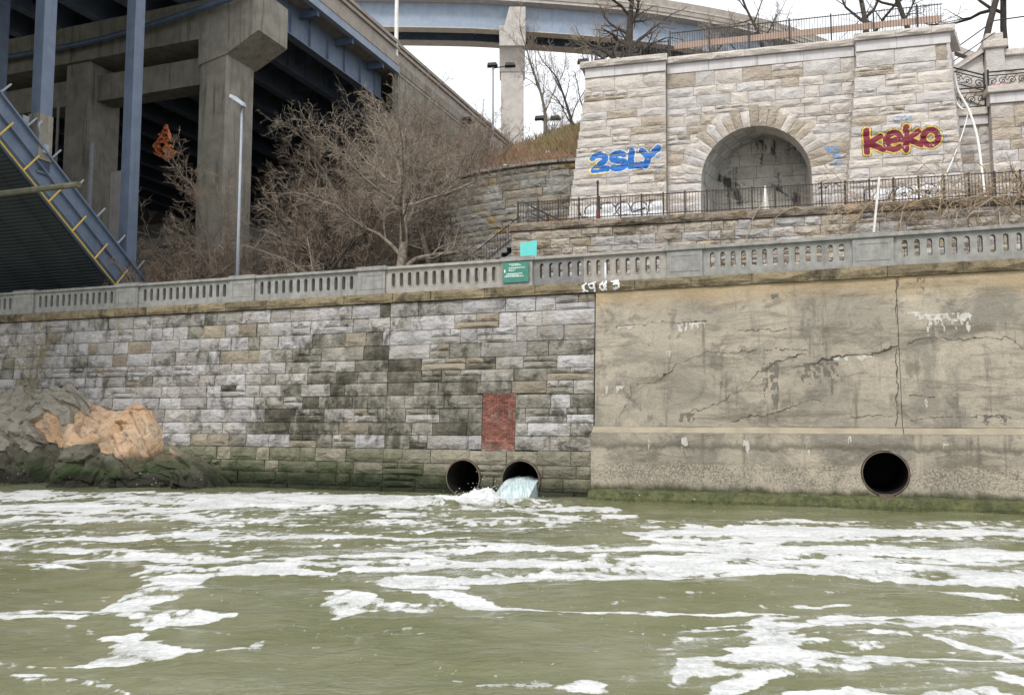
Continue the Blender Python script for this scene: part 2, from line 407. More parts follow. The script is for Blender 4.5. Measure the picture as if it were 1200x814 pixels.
# ================================================================ water
FOAM_POLY = [
 [(-6.9, 15.67), (-6.54, 15.84), (-5.42, 15.75), (-4.28, 16.12), (-3.14, 15.07), (-3.17, 14.68), (-4.29, 15.07), (-5.06, 15.07), (-4.91, 13.74), (-5.07, 13.1), (-5.24, 12.75), (-4.82, 12.25), (-3.81, 11.99), (-4.0, 11.36), (-4.59, 11.18), (-5.14, 11.69), (-6.23, 11.79), (-6.89, 11.74), (-7.32, 11.69), (-7.71, 12.3), (-6.29, 12.36), (-5.65, 12.41), (-6.03, 13.29), (-6.0, 13.74), (-5.8, 14.02), (-6.4, 14.99)],
 [(-4.64, 9.53), (-4.56, 10.18), (-4.84, 10.84), (-4.73, 11.14), (-4.52, 10.97), (-4.45, 10.72), (-4.05, 10.52), (-3.55, 10.25), (-3.77, 10.03), (-3.94, 9.86), (-4.35, 9.5), (-5.17, 9.56), (-5.25, 9.66)],
 [(-3.45, 10.11), (-3.17, 10.33), (-2.92, 10.52), (-3.01, 10.29), (-3.26, 10.07)],
 [(-5.29, 9.37), (-4.91, 9.34), (-4.66, 9.13), (-4.3, 9.02), (-3.69, 8.64), (-3.83, 8.58), (-4.27, 8.88), (-4.66, 9.02), (-4.83, 9.22), (-5.24, 9.28)],
 [(-2.58, 14.6), (-1.77, 14.99), (-0.88, 14.91), (1.21, 15.41), (3.1, 15.75), (2.88, 14.68), (1.43, 14.53), (-0.57, 14.45), (-0.72, 13.61), (-1.35, 13.74), (-2.22, 14.16)],
 [(-2.83, 13.74), (-2.11, 13.48), (-1.86, 12.81), (-0.84, 12.58), (-0.9, 12.25), (-1.81, 12.3), (-2.38, 11.89), (-2.63, 12.2)],
 [(-1.88, 13.68), (-0.78, 13.29), (-0.22, 12.75), (0.0, 12.47), (0.84, 12.3), (0.77, 12.14), (-0.12, 12.25), (-0.74, 12.58), (-1.69, 13.29)],
 [(1.55, 15.75), (3.91, 15.93), (5.77, 16.31), (7.83, 15.93), (9.56, 14.76), (8.47, 13.1), (7.74, 13.61), (7.05, 14.09), (6.34, 14.68), (4.44, 15.07), (2.88, 14.68), (1.43, 14.6)],
 [(-12.12, 19.23), (-9.36, 19.78), (-6.97, 20.21), (-3.95, 20.06), (-1.15, 19.5), (-1.12, 18.97), (-3.79, 19.23), (-6.72, 19.5), (-9.03, 19.1), (-11.79, 18.71)],
 [(-9.38, 17.65), (-8.27, 17.87), (-7.25, 17.53), (-4.99, 16.9), (-5.45, 16.31), (-6.77, 16.4), (-8.08, 17.1)],
 [(-16.2, 25.62), (-15.78, 26.61), (-13.68, 27.68), (-13.6, 29.14), (-11.91, 30.09), (-8.31, 31.11), (-4.52, 30.42), (-1.2, 30.42), (0.0, 28.83), (-1.07, 27.13), (-4.73, 26.61), (-7.89, 26.61), (-10.52, 26.61), (-12.54, 25.39), (-15.48, 24.49)],
 [(3.31, 20.97), (6.07, 21.97), (8.4, 21.29), (10.18, 20.66), (9.74, 19.78), (7.02, 19.78), (5.14, 20.06), (3.07, 19.5)],
 [(3.41, 17.32), (5.38, 18.22), (7.56, 18.71), (9.38, 17.99), (11.11, 17.1), (10.22, 15.75), (8.7, 16.7), (6.73, 17.1), (4.9, 16.6), (3.17, 16.12)],
 [(-1.06, 17.87), (1.65, 18.59), (1.78, 18.1), (-0.94, 17.32), (-3.28, 16.7), (-3.39, 17.21)],
 [(-3.39, 15.67), (-1.58, 16.12), (0.64, 16.31), (2.53, 16.12), (0.62, 15.75), (-1.52, 15.49), (-2.99, 15.24)],
 [(1.51, 17.1), (2.06, 17.42), (1.68, 16.31), (1.73, 15.75), (1.41, 15.93), (1.35, 16.8)],
 [(2.95, 10.8), (3.37, 11.32), (4.17, 11.84), (4.79, 12.09), (5.35, 11.89), (4.99, 11.59), (3.93, 11.18), (3.49, 10.84), (2.93, 10.36), (3.55, 10.56), (3.27, 10.18), (3.45, 9.83), (4.11, 9.69), (3.69, 9.47), (3.23, 9.47), (2.68, 9.19), (2.39, 8.8), (1.8, 8.43), (1.59, 8.64), (2.25, 9.25), (1.95, 9.56), (2.55, 10.07)],
 [(3.64, 10.36), (4.08, 9.96), (4.55, 9.73), (5.36, 9.19), (5.79, 9.02), (5.64, 8.8), (5.23, 8.96), (4.39, 9.4), (3.79, 9.73)],
 [(5.23, 11.89), (6.92, 11.79), (7.54, 11.69), (6.6, 10.25), (6.18, 10.56), (6.06, 11.27), (5.44, 11.59)],
 [(5.08, 10.84), (5.54, 10.72), (5.91, 10.11), (5.83, 9.96), (5.38, 10.4)],
 [(2.5, 8.58), (3.31, 8.96), (3.91, 8.74), (4.79, 8.96), (5.2, 8.64), (4.88, 8.38), (2.43, 8.34)],
 [(3.79, 12.69), (4.99, 12.75), (4.93, 12.58), (3.82, 12.58)],
 [(0.81, 9.25), (1.06, 9.1), (1.07, 8.64), (0.83, 8.58), (0.62, 8.82)],
 [(0.0, 12.47), (2.4, 12.25), (3.53, 12.04), (3.5, 11.94), (2.36, 12.04), (0.71, 12.14)],
 [(6.74, 13.74), (7.85, 13.35), (7.63, 12.98), (6.74, 13.23)],
]
FOAM_REG = [
 ([(-20.55, 31.46), (-11.47, 32.2), (-1.19, 30.09), (2.68, 27.13), (3.7, 23.45), (-0.88, 22.32), (-7.07, 23.86), (-13.89, 23.45), (-15.28, 23.45)], 0.56),
 ([(-15.28, 23.45), (-7.07, 23.86), (2.36, 23.86), (4.3, 21.79), (3.1, 15.75), (-2.84, 14.45), (-4.75, 16.12), (-9.99, 15.41)], 0.40),
 ([(3.24, 23.45), (14.54, 22.32), (8.9, 13.74), (6.19, 15.75), (2.12, 15.41)], 0.50),
 ([(1.91, 11.5), (4.3, 12.2), (7.88, 12.2), (5.24, 8.19), (1.11, 8.19)], 0.38),
 ([(-9.99, 15.41), (-2.66, 15.07), (1.35, 13.74), (1.91, 11.5), (1.11, 8.19), (-5.24, 8.19)], 0.12),
 ([(-0.85, 14.45), (5.79, 14.76), (8.47, 13.1), (7.88, 12.2), (4.37, 12.41), (1.95, 11.74)], 0.14),
 ([(6.2, 9.5), (15.5, 24.5), (22, 22), (22, 9)], 0.38),
 ([(-6.2, 9.5), (-20, 33), (-27, 34), (-27, 9)], 0.38),
]
def make_water():
    ys = [-30.0, -10.0, 0.0, 4.0, 6.5]
    y = 7.2
    while y < 40:
        ys.append(y); y += max(0.035, 0.00040 * y * y)
    ys += [44, 60, 120, 400, 1200]
    xs = [-1200, -400, -120, -60, -40] + list(np.arange(-28, 22.01, 0.075)) + [30, 60, 120, 400, 1200]
    X, Y = np.meshgrid(np.array(xs), np.array(ys))
    nx, ny = len(xs), len(ys)
    rng = np.random.RandomState(4)
    Z = np.zeros_like(X)
    for i in range(46):
        lam = 0.35 * (9.0 ** rng.rand())
        th = rng.normal(1.45, 0.55)
        k = 2*math.pi/lam
        Z += 0.0028*lam**0.9 * np.sin(k*(X*math.cos(th)+Y*math.sin(th)) + rng.rand()*6.28)
    # water is churned where the outfall falls in
    ox, oy = RF.w(-3.0, -2.4).x, RF.w(-3.0, -2.4).y
    d = np.hypot(X-ox, (Y-oy)*1.6)
    Z += np.exp(-(d/3.0)**2) * (fbm(X*2.2, Y*2.2, 5, 4)-0.45) * 0.5
    dl = np.hypot((X-ox+6)*0.45, (Y-oy)*1.6)
    Z += np.exp(-(dl/2.6)**2) * (fbm(X*1.6, Y*2.6, 8, 4)-0.45) * 0.28
    edge = (np.abs(X) < 27) & (Y > 7) & (Y < 40)
    Z = np.where(edge, Z, 0) - 0.01
    wx = X + (fbm(X*1.1, Y*0.9, 31, 4)-0.5)*0.7 + (fbm(X*6, Y*3.5, 33, 3)-0.5)*0.22
    wy = Y + (fbm(X*0.9, Y*1.2, 37, 4)-0.5)*0.65*np.clip(Y/16, 0.4, 1.8) + (fbm(X*5, Y*4, 39, 3)-0.5)*0.16
    foam = np.zeros_like(X)
    rag = fbm(X*3.2, Y*1.7, 51, 4)
    rag2 = fbm(wx*1.1, wy*1.9, 53, 5)
    for p in FOAM_POLY:
        ins = inpoly(wx, wy, p)
        foam = np.maximum(foam, np.where(ins, np.clip(0.86+(rag2-0.46)*1.6, 0.50, 1.0), 0))
    streak = fbm(wx*0.30, wy*1.55, 61, 5)*0.62 + fbm(wx*1.3, wy*3.6, 67, 4)*0.38
    ridge = 1-np.abs(2*fbm(wx*0.20+7, wy*0.75, 73, 4)-1)
    ridge2 = 1-np.abs(2*fbm(wx*0.42+3, wy*1.5, 79, 4)-1)
    film = np.zeros_like(X)
    for p, dens in FOAM_REG:
        ins = inpoly(X + (wx-X)*2, Y + (wy-Y)*2, p)
        th = 0.72 - dens*0.30
        f = np.clip(0.5 + (streak-th)*7.0, 0, 1)*(0.5+0.5*min(1, dens*2.2))
        g = np.clip(0.5+(np.maximum(ridge-(1.03-dens*0.27), ridge2-(1.06-dens*0.29)))*11+(rag-0.5)*1.2, 0, 0.9)
        foam = np.maximum(foam, np.where(ins, np.maximum(f, g), 0))
        film = np.maximum(film, np.where(ins, dens, 0))
    # thrown white water at the outfall
    foam = np.maximum(foam, np.clip(1.4*np.exp(-(d/1.9)**2)*(0.45+0.8*rag), 0, 1))
    # blur a little
    for _ in range(1):
        foam[1:-1, 1:-1] = 0.5*foam[1:-1, 1:-1] + 0.125*(foam[:-2, 1:-1]+foam[2:, 1:-1]+foam[1:-1, :-2]+foam[1:-1, 2:])
    foam = np.where(edge, foam, 0)
    Z = Z + np.where(foam > 0.5, 0.006, 0)
    co = np.stack([X, Y, Z], -1).reshape(-1, 3)
    ii = np.arange(ny*nx).reshape(ny, nx)
    fc = np.stack([ii[:-1, :-1], ii[:-1, 1:], ii[1:, 1:], ii[1:, :-1]], -1).reshape(-1, 4)
    me = bpy.data.meshes.new('river_water')
    me.vertices.add(len(co)); me.vertices.foreach_set('co', co.ravel().astype(np.float32))
    me.loops.add(fc.size); me.loops.foreach_set('vertex_index', fc.ravel().astype(np.int32))
    me.polygons.add(len(fc)); me.polygons.foreach_set('loop_start', np.arange(0, fc.size, 4, dtype=np.int32))
    me.polygons.foreach_set('use_smooth', np.ones(len(fc), bool))
    at2 = me.attributes.new('film', 'FLOAT', 'POINT')
    at2.data.foreach_set('value', film.ravel().astype(np.float32))
    at = me.attributes.new('foam', 'FLOAT', 'POINT')
    at.data.foreach_set('value', foam.ravel().astype(np.float32))
    me.update(calc_edges=True); me.validate()
    m = NT('river_water')
    fa = m.n('Attribute', attribute_name='foam').outputs['Fac']
    br = m.noise(5.5, 6, 0.7, stretch=(1, 0.75, 1))
    br2 = m.noise(26, 4, 0.7, stretch=(1, 0.6, 1))
    ff = m.math('ADD', fa, m.math('ADD', m.math('MULTIPLY', m.math('SUBTRACT', br, 0.5), 0.8), m.math('MULTIPLY', m.math('SUBTRACT', br2, 0.5), 0.7)))
    vo = m.n('TexVoronoi'); m.set(vo.inputs['Vector'], m.scaled((3.2, 2.0, 1))); vo.inputs['Scale'].default_value = 1.6
    ff = m.math('SUBTRACT', ff, m.math('MULTIPLY', m.remap(vo.outputs['Distance'], 0.3, 0.6, 0, 0.42), m.remap(fa, 0.5, 0.95, 1.0, 0.55)))
    mask = m.remap(ff, 0.25, 0.66)
    fleck = m.remap(m.noise(15, 3, 0.6, stretch=(1, 0.45, 1)), 0.66, 0.72)
    zone = m.remap(m.noise(0.5, 3, 0.6), 0.45, 0.62, 0.0, 0.75)
    mask = m.math('MAXIMUM', mask, m.math('MULTIPLY', fleck, zone))
    fl = m.n('Attribute', attribute_name='film').outputs['Fac']
    wisp = m.remap(m.noise(1.0, 7, 0.72, stretch=(0.45, 1.5, 1), dist=0.8), 0.46, 0.68)
    mask = m.math('MAXIMUM', mask, m.math('MULTIPLY', m.math('MULTIPLY', wisp, m.remap(fl, 0.08, 0.5, 0.12, 0.75)), m.remap(m.noise(20, 4, 0.7, stretch=(1, 0.6, 1)), 0.35, 0.65, 0.3, 1.0)))
    body = m.mix(m.remap(m.noise(0.28, 4, 0.6), 0.35, 0.65), (0.118, 0.124, 0.055), (0.170, 0.172, 0.102))
    fcol = m.mix(m.remap(m.math('ADD', m.math('MULTIPLY', m.noise(14, 5, 0.75, stretch=(1, 0.6, 1)), 0.5), m.math('MULTIPLY', m.noise(1.6, 5, 0.7, stretch=(0.5, 1, 1)), 0.5)), 0.38, 0.6), (0.40, 0.41, 0.395), (0.62, 0.62, 0.615))
    col = m.mix(mask, body, fcol)
    rough = m.remap(mask, 0, 1, 0.05, 0.8, False)
    h1 = m.bump(m.noise(2.6, 6, 0.62, stretch=(0.7, 1.25, 1)), 0.9, 0.085)
    h2 = m.bump(m.noise(9, 5, 0.65, stretch=(0.7, 1.3, 1)), 0.85, 0.026, h1)
    h3 = m.bump(mask, 0.35, 0.02, h2)
    m.done(col, rough, h3)
    m.bsdf.inputs['IOR'].default_value = 1.33
    me.materials.append(m.mat)
    o = link('water', me); tag(o, kind='structure')
make_water()

# ================================================================ ground behind the river wall
b = MB(); b.box((-140, 0.75, 6.6), (140, 420, 7.0))
tag(b.build('ground', M['asphalt'], None, RF), kind='structure')
b = MB(); b.box((-40, 0.9, 7.004), (24, 3.2, 7.09))
tag(b.build('pavement', M['paving'], None, RF), kind='structure')

# ================================================================ stones
BAT = 0.07
random.seed(11)
def stone_variant(rng, relief=0.055, nx=5, nz=4):
    b = MB()
    idx = {}
    for j in range(nz):
        for i in range(nx):
            x = -0.5 + i/(nx-1); z = -0.5 + j/(nz-1)
            e = i in (0, nx-1) or j in (0, nz-1)
            if e:
                y = rng.uniform(-0.012, 0.014)
                if i not in (0, nx-1): z += rng.uniform(-0.012, 0.012)
            else:
                x += rng.uniform(-0.07, 0.07); z += rng.uniform(-0.09, 0.09)
                y = -relief*rng.uniform(0.35, 1.15)
            idx[i, j] = len(b.v); b.v.append((x, y, z))
    for j in range(nz-1):
        for i in range(nx-1):
            q = (idx[i, j], idx[i+1, j], idx[i+1, j+1], idx[i, j+1])
            if rng.random() < 0.5: b.f += [(q[0], q[1], q[2]), (q[0], q[2], q[3])]
            else: b.f += [(q[0], q[1], q[3]), (q[1], q[2], q[3])]
    ring = [idx[i, 0] for i in range(nx)] + [idx[nx-1, j] for j in range(1, nz)] + [idx[i, nz-1] for i in range(nx-2, -1, -1)] + [idx[0, j] for j in range(nz-2, 0, -1)]
    n = len(b.v)
    for k in ring:
        p = b.v[k]; b.v.append((p[0], 0.16, p[2]))
    for a in range(len(ring)):
        c = (a+1) % len(ring)
        b.f.append((ring[c], ring[a], n+a, n+c))
    b.m = [0]*len(b.f)
    return b
_vr = random.Random(5)
VARS = {'rock': [stone_variant(_vr, 0.085) for _ in range(14)], 'pitch': [stone_variant(_vr, 0.075) for _ in range(14)],
        'flat': [stone_variant(_vr, 0.02) for _ in range(8)], 'rubble': [stone_variant(_vr, 0.09) for _ in range(12)]}
_mc = {}
def stone_mesh(kind, k, mat):
    key = (kind, k, mat)
    if key not in _mc: _mc[key] = VARS[kind][k].mesh('stone', M[mat])
    return _mc[key]

class StoneSet:
    """places stones on a thing; the largest 300 are parts, the rest one joined part"""
    def __init__(self): self.l = []
    def add(self, u, v, z, su, sz, mat, kind='rock', rx=0.0, rz=0.0):
        self.l.append((u, v, z, su, sz, mat, kind, rx, rz, random.randrange(len(VARS[kind])), random.random() < 0.5))
    def verts(self, s):
        u, v, z, su, sz, mat, kind, rx, rz, k, fl = s
        mt = Matrix.Translation((u, v, z)) @ Matrix.Rotation(rz, 4, 'Z') @ Matrix.Rotation(rx, 4, 'X') @ Matrix.Diagonal((su, 1, sz, 1))
        return [tuple(mt @ Vector(p)) for p in VARS[kind][k].v], VARS[kind][k].f
    def place(self, root, name='stone', weight=None, limit=290):
        base = root_base(root)
        L_ = self.l
        if weight: L_ = sorted(L_, key=lambda s: -weight(s))
        for s in L_[:limit]:
            u, v, z, su, sz, mat, kind, rx, rz, k, fl = s
            o = bpy.data.objects.new(name, stone_mesh(kind, k, mat)); COL.objects.link(o)
            o.parent = root; o.location = Vector((u, v, z)) - base
            o.rotation_euler = (rx, 0, rz); o.scale = (su, 1, sz)
        rest = L_[limit:]
        if rest:
            mats = sorted({s[5] for s in rest}); b = MB()
            for s in rest:
                vs, fs = self.verts(s); n = len(b.v); b.v += vs
                b.f += [tuple(n+i for i in f) for f in fs]; b.m += [mats.index(s[5])]*len(fs)
            o = b.build('remaining_' + name + 's', [M[x] for x in mats], root)
            o['kind'] = 'stuff'
    def bvh(self):
        V, F = [], []
        for s in self.l:
            vs, fs = self.verts(s); n = len(V); V += vs; F += [tuple(n+i for i in f) for f in fs]
        return BVHTree.FromPolygons([Vector(p) for p in V], F)

def courses(u0, u1, zs, lmin, lmax, split=0.15, rng=random, bounds=None, gap=0.02):
    """rectangles (u0,u1,z0,z1) of broken-course ashlar"""
    out = []
    for j in range(len(zs)-1):
        z0, z1 = zs[j], zs[j+1]
        a0, a1 = (bounds((z0+z1)/2) if bounds else (u0, u1))
        u = a0 - (0 if bounds else rng.uniform(0, lmin))
        while u < a1 - 0.05:
            ln = rng.uniform(lmin, lmax)
            if a1 - (u+ln) < lmin*0.6: ln = a1-u
            e = min(u+ln, a1); s = max(u, a0)
            if rng.random() < split and e-s > 0.7 and z1-z0 > 0.4:
                zm = z0 + (z1-z0)*rng.uniform(0.42, 0.58)
                um = s + (e-s)*rng.uniform(0.35, 0.65)
                out.append((s, e, z0, zm)); out.append((s, um, zm, z1)); out.append((um, e, zm, z1))
            else: out.append((s, e, z0, z1))
            u = e
    return [(a+gap/2, b_-gap/2, c+gap/2, d-gap/2) for a, b_, c, d in out]

def subtract(rects, hole):
    """clip rectangles against a rectangular hole"""
    h0, h1, k0, k1 = hole; out = []
    for a, b_, c, d in rects:
        if b_ <= h0 or a >= h1 or d <= k0 or c >= k1: out.append((a, b_, c, d)); continue
        zc = (c+d)/2
        if zc > k1:
            out.append((a, b_, max(c, k1+0.01), d)); continue
        if zc < k0:
            out.append((a, b_, c, min(d, k0-0.01))); continue
        if h0 - a > 0.15: out.append((a, h0-0.012, c, d))
        if b_ - h1 > 0.15: out.append((h1+0.012, b_, c, d))
    return out

# ================================================================ river wall of squared stone
PIPES = [(-4.70, 0.57, 0.655), (-2.53, 0.53, 0.70)]
wall = thing('river_stone_wall', 'grey squared stone river wall with black staining below the left balustrade', 'wall', RF, (-16, 0, 0))
core = MB()
core.hexa([(-48, 0.05, -1.5), (0.04, 0.05, -1.5), (0.04, 1.2, -1.5), (-48, 1.2, -1.5), (-48, 0.05+7.05*BAT, 7.05), (0.04, 0.05+7.05*BAT, 7.05), (0.04, 1.2, 7.05), (-48, 1.2, 7.05)])
cm = core.mesh('core', M['mortar'])
cut = [cylinder_mesh(u, z, r+0.01, -0.8, 3.0) for u, z, r in PIPES]
cm = boolean_cut(cm, cut)
cm.transform(Matrix.Translation((16, 0, 0)))
if not cm.materials: cm.materials.append(M['mortar'])
link('mortar_core', cm, wall)
zs = [0.16, 0.62, 1.05, 1.56, 2.06, 2.52, 3.04, 3.52, 4.0, 4.44, 4.88, 5.42, 5.96, 6.5, 7.04]
zl = [-0.5] + zs
rc = []
rng = random.Random(21)
for j in range(len(zl)-1):
    rc += courses(-47, -8, zl[j:j+2], 0.5, 1.4, 0.14, rng)
    rc += courses(-8, 0.0, zl[j:j+2], 0.65, 1.8, 0.2, rng, bounds=lambda z: (-8, 0.0)) if j else courses(-8, 0.0, zl[j:j+2], 0.9, 1.6, 0, rng, bounds=lambda z: (-8, 0.0))
rc = subtract(rc, (-4.12, -2.85, 1.53, 3.56))
def wall_mat(u, z):
    r = random.random()
    if z < 0.62: return 'stone_alg' if (u < -5.5 or r < 0.3) else 'stone_base'
    if z < 1.56: return 'stone_alg' if (u < -7.5 and r < 0.75) or (u < -5 and r < 0.3) else 'stone_base'
    # the black stain hangs over the middle of the wall
    st = math.exp(-((u+8.5)/4.2)**2) * math.exp(-((z-3.6)/2.0)**2) + 0.35*math.exp(-((u+3.5)/3.2)**2)*math.exp(-((z-3.4)/1.3)**2)
    if r < 0.24*st: return 'stone_dark'
    if r < 0.95*st: return 'stone_mid'
    r = random.random()
    if u < -12:
        if r < 0.52: return 'stone_white'
        if r < 0.90: return 'stone_grey'
        return 'stone_tan' if r < 0.96 else 'stone_mid'
    if z > 5.3: return 'stone_white' if r < 0.5 else ('stone_grey' if r < 0.85 else 'stone_tan')
    return 'stone_white' if r < 0.14 else ('stone_grey' if r < 0.48 else ('stone_mid' if r < 0.9 else 'stone_tan'))
wset = StoneSet(); cutset = []
for a, b_, c, d in rc:
    if b_ - a < 0.1 or d - c < 0.08: continue
    zc = (c+d)/2; uc = (a+b_)/2
    v = BAT*zc + random.uniform(-0.03, 0.012) - (0.07 if zc < 1.56 else 0)
    mt = wall_mat(uc, zc)
    hit = [p for p in PIPES if (max(a, min(p[0], b_))-p[0])**2 + (max(c, min(p[1], d))-p[1])**2 < (p[2]+0.02)**2]
    wset.add(uc, v, zc, b_-a, d-c, mt, 'rock', -math.atan(BAT))
    if hit: cutset.append(wset.l.pop())
for s in cutset:
    vs, fs = wset.verts(s)
    # close the back so that the cut is exact
    b = MB(); b.v = [(p[0]+16, p[1], p[2]) for p in vs]; b.f = list(fs); n = len(vs)
    ringn = 2*(5-1)+2*(4-1); b.f.append(tuple(range(n-ringn, n))); b.m = [0]*len(b.f)
    me = b.mesh('stone', M[s[5]])
    bm = bmesh.new(); bm.from_mesh(me); bmesh.ops.remove_doubles(bm, verts=bm.verts, dist=1e-5); bmesh.ops.recalc_face_normals(bm, faces=bm.faces); bm.to_mesh(me); bm.free()
    cc = []
    for u, z, r in PIPES:
        k = MB(); k.prism([(16+u + (r+0.012)*math.cos(2*math.pi*i/40), -0.8, z + (r+0.012)*math.sin(2*math.pi*i/40)) for i in range(40)], (0, 3, 0)); cc.append(k.mesh('c', []))
    me2 = boolean_cut(me, cc)
    if len(me2.polygons):
        if not me2.materials: me2.materials.append(M[s[5]])
        link('stone', me2, wall)
wset.place(wall, 'stone', weight=lambda s: (s[3]*s[4] if -31 < s[0] else 0)/((s[0]-7.4)**2+900), limit=280)

# red brick infill
brick_panel = thing('bricked_up_opening', 'bricked-up rectangular opening of red brick in the stone river wall', 'brick panel', RF, (-3.49, 0, 1.53))
b = MB(); b.hexa([(-4.12, 1.53*BAT+0.03, 1.52), (-2.85, 1.53*BAT+0.03, 1.52), (-2.85, 0.5, 1.52), (-4.12, 0.5, 1.52), (-4.12, 3.57*BAT+0.03, 3.57), (-2.85, 3.57*BAT+0.03, 3.57), (-2.85, 0.5, 3.57), (-4.12, 0.5, 3.57)])
b.build('mortar_bed', M['brick_mortar'], brick_panel)
bk = MB(); bk.box((-0.5, -0.02, -0.5), (0.5, 0.08, 0.5)); bmesh_brick = bk.mesh('brick', M['brick'])
nrow = 27; hh = (3.56-1.54)/nrow
for j in range(nrow):
    z = 1.54 + (j+0.5)*hh
    header = j % 6 == 5
    w_ = 0.106 if header else 0.212
    u = -4.115 + (0 if j % 2 else -w_/2)
    while u < -2.86:
        a, e = max(u, -4.115), min(u+w_, -2.855)
        if e-a > 0.03 and not (j == 0 and random.random() < 0.3):
            o = bpy.data.objects.new('brick', bmesh_brick); COL.objects.link(o); o.parent = brick_panel
            o.location = Vector(((a+e)/2, BAT*z+0.022+random.uniform(-0.006, 0.006), z)) - root_base(brick_panel)
            o.scale = (e-a-0.012, 1, hh-0.013); o.rotation_euler = (-math.atan(BAT), 0, 0)
        u += w_

# ================================================================ coping course of the river wall
coping = thing('coping_course', 'mossy ochre stone coping course running under the whole balustrade', 'coping', RF, (-10, 0.4, 7.05))
cs = StoneSet(); rng = random.Random(3); u = -44.0
while u < 26:
    ln = rng.uniform(1.5, 2.2); cs.add(u+ln/2, 0.36+rng.uniform(-0.01, 0.01), 7.235, ln-0.02, 0.35, 'coping', 'rock'); u += ln
cs.place(coping, 'coping_stone')
cop_bvh = cs.bvh()
b = MB(); b.box((-44, 0.42, 7.062), (26, 1.25, 7.408)); b.build('bedding', M['mortar'], coping)

# ================================================================ balustrade
def slot_cell(w_, z0, z1, sw, s0, s1, y0, y1, rim):
    """one slotted bay piece: rectangle with a round-ended hole, centred on x=0"""
    b = MB(); n = 6; r = sw/2
    hole = []
    for i in range(n+1):
        t = math.pi*i/n; hole.append((r*math.cos(t), s1-r+r*math.sin(t)))
    for i in range(n+1):
        t = math.pi+math.pi*i/n; hole.append((r*math.cos(t), s0+r+r*math.sin(t)))
    def outer(x, z, cx, cz):
        dx, dz = x-0.0, z-cz
        sx = (w_/2)/abs(dx) if abs(dx) > 1e-6 else 1e9
        sz = ((z1-cz) if dz > 0 else (cz-z0))/abs(dz) if abs(dz) > 1e-6 else 1e9
        s = min(sx, sz); return (dx*s, cz+dz*s)
    cz = (s0+s1)/2; out = []
    zc_t, zc_b = s1-r, s0+r
    for i in range(n+1):
        t = math.pi*i/n
        x = w_/2*max(-1, min(1, 1.42*math.cos(t))); out.append((x, z1 if 0.2 < t < math.pi-0.2 else zc_t))
    for i in range(n+1):
        t = math.pi+math.pi*i/n
        x = w_/2*max(-1, min(1, 1.42*math.cos(t))); out.append((x, z0 if math.pi+0.2 < t < 2*math.pi-0.2 else zc_b))
    k = len(hole)
    # rim ring slightly proud
    rr = 0.028 if rim else 0.0
    ring2 = []
    for (x, z) in hole:
        dzc = z-min(max(z, zc_b), zc_t); l = math.hypot(x, dzc) or 1
        ring2.append((x*(1+rr/l), z+dzc/l*rr))
    for i in range(k):
        j = (i+1) % k
        h0, h1, o0, o1 = hole[i], hole[j], out[i], out[j]
        if rim:
            q0, q1 = ring2[i], ring2[j]; yy = y0-0.018
            b.quad((h0[0], yy, h0[1]), (h1[0], yy, h1[1]), (q1[0], yy, q1[1]), (q0[0], yy, q0[1]))
            b.quad((q0[0], yy, q0[1]), (q1[0], yy, q1[1]), (q1[0], y0, q1[1]), (q0[0], y0, q0[1]))
            b.quad((q0[0], y0, q0[1]), (q1[0], y0, q1[1]), (o1[0], y0, o1[1]), (o0[0], y0, o0[1]))
            b.quad((h1[0], yy, h1[1]), (h0[0], yy, h0[1]), (h0[0], y1, h0[1]), (h1[0], y1, h1[1]))
        else:
            b.quad((h0[0], y0, h0[1]), (h1[0], y0, h1[1]), (o1[0], y0, o1[1]), (o0[0], y0, o0[1]))
            b.quad((h1[0], y0, h1[1]), (h0[0], y0, h0[1]), (h0[0], y1, h0[1]), (h1[0], y1, h1[1]))
        b.quad((o0[0], y1, o0[1]), (o1[0], y1, o1[1]), (h1[0], y1, h1[1]), (h0[0], y1, h0[1]))
    return b
bal = thing('stone_balustrade', 'grey cast concrete balustrade with slotted panels and square pedestals along the river wall', 'balustrade', RF, (-10, 0.6, 7.41))
PED = [-38.9, -32.9, -26.9, -20.88, -14.88, -8.87, -2.9, 3.12, 9.0, 15.0, 21.0]
Z0, Z1 = 7.41, 8.36
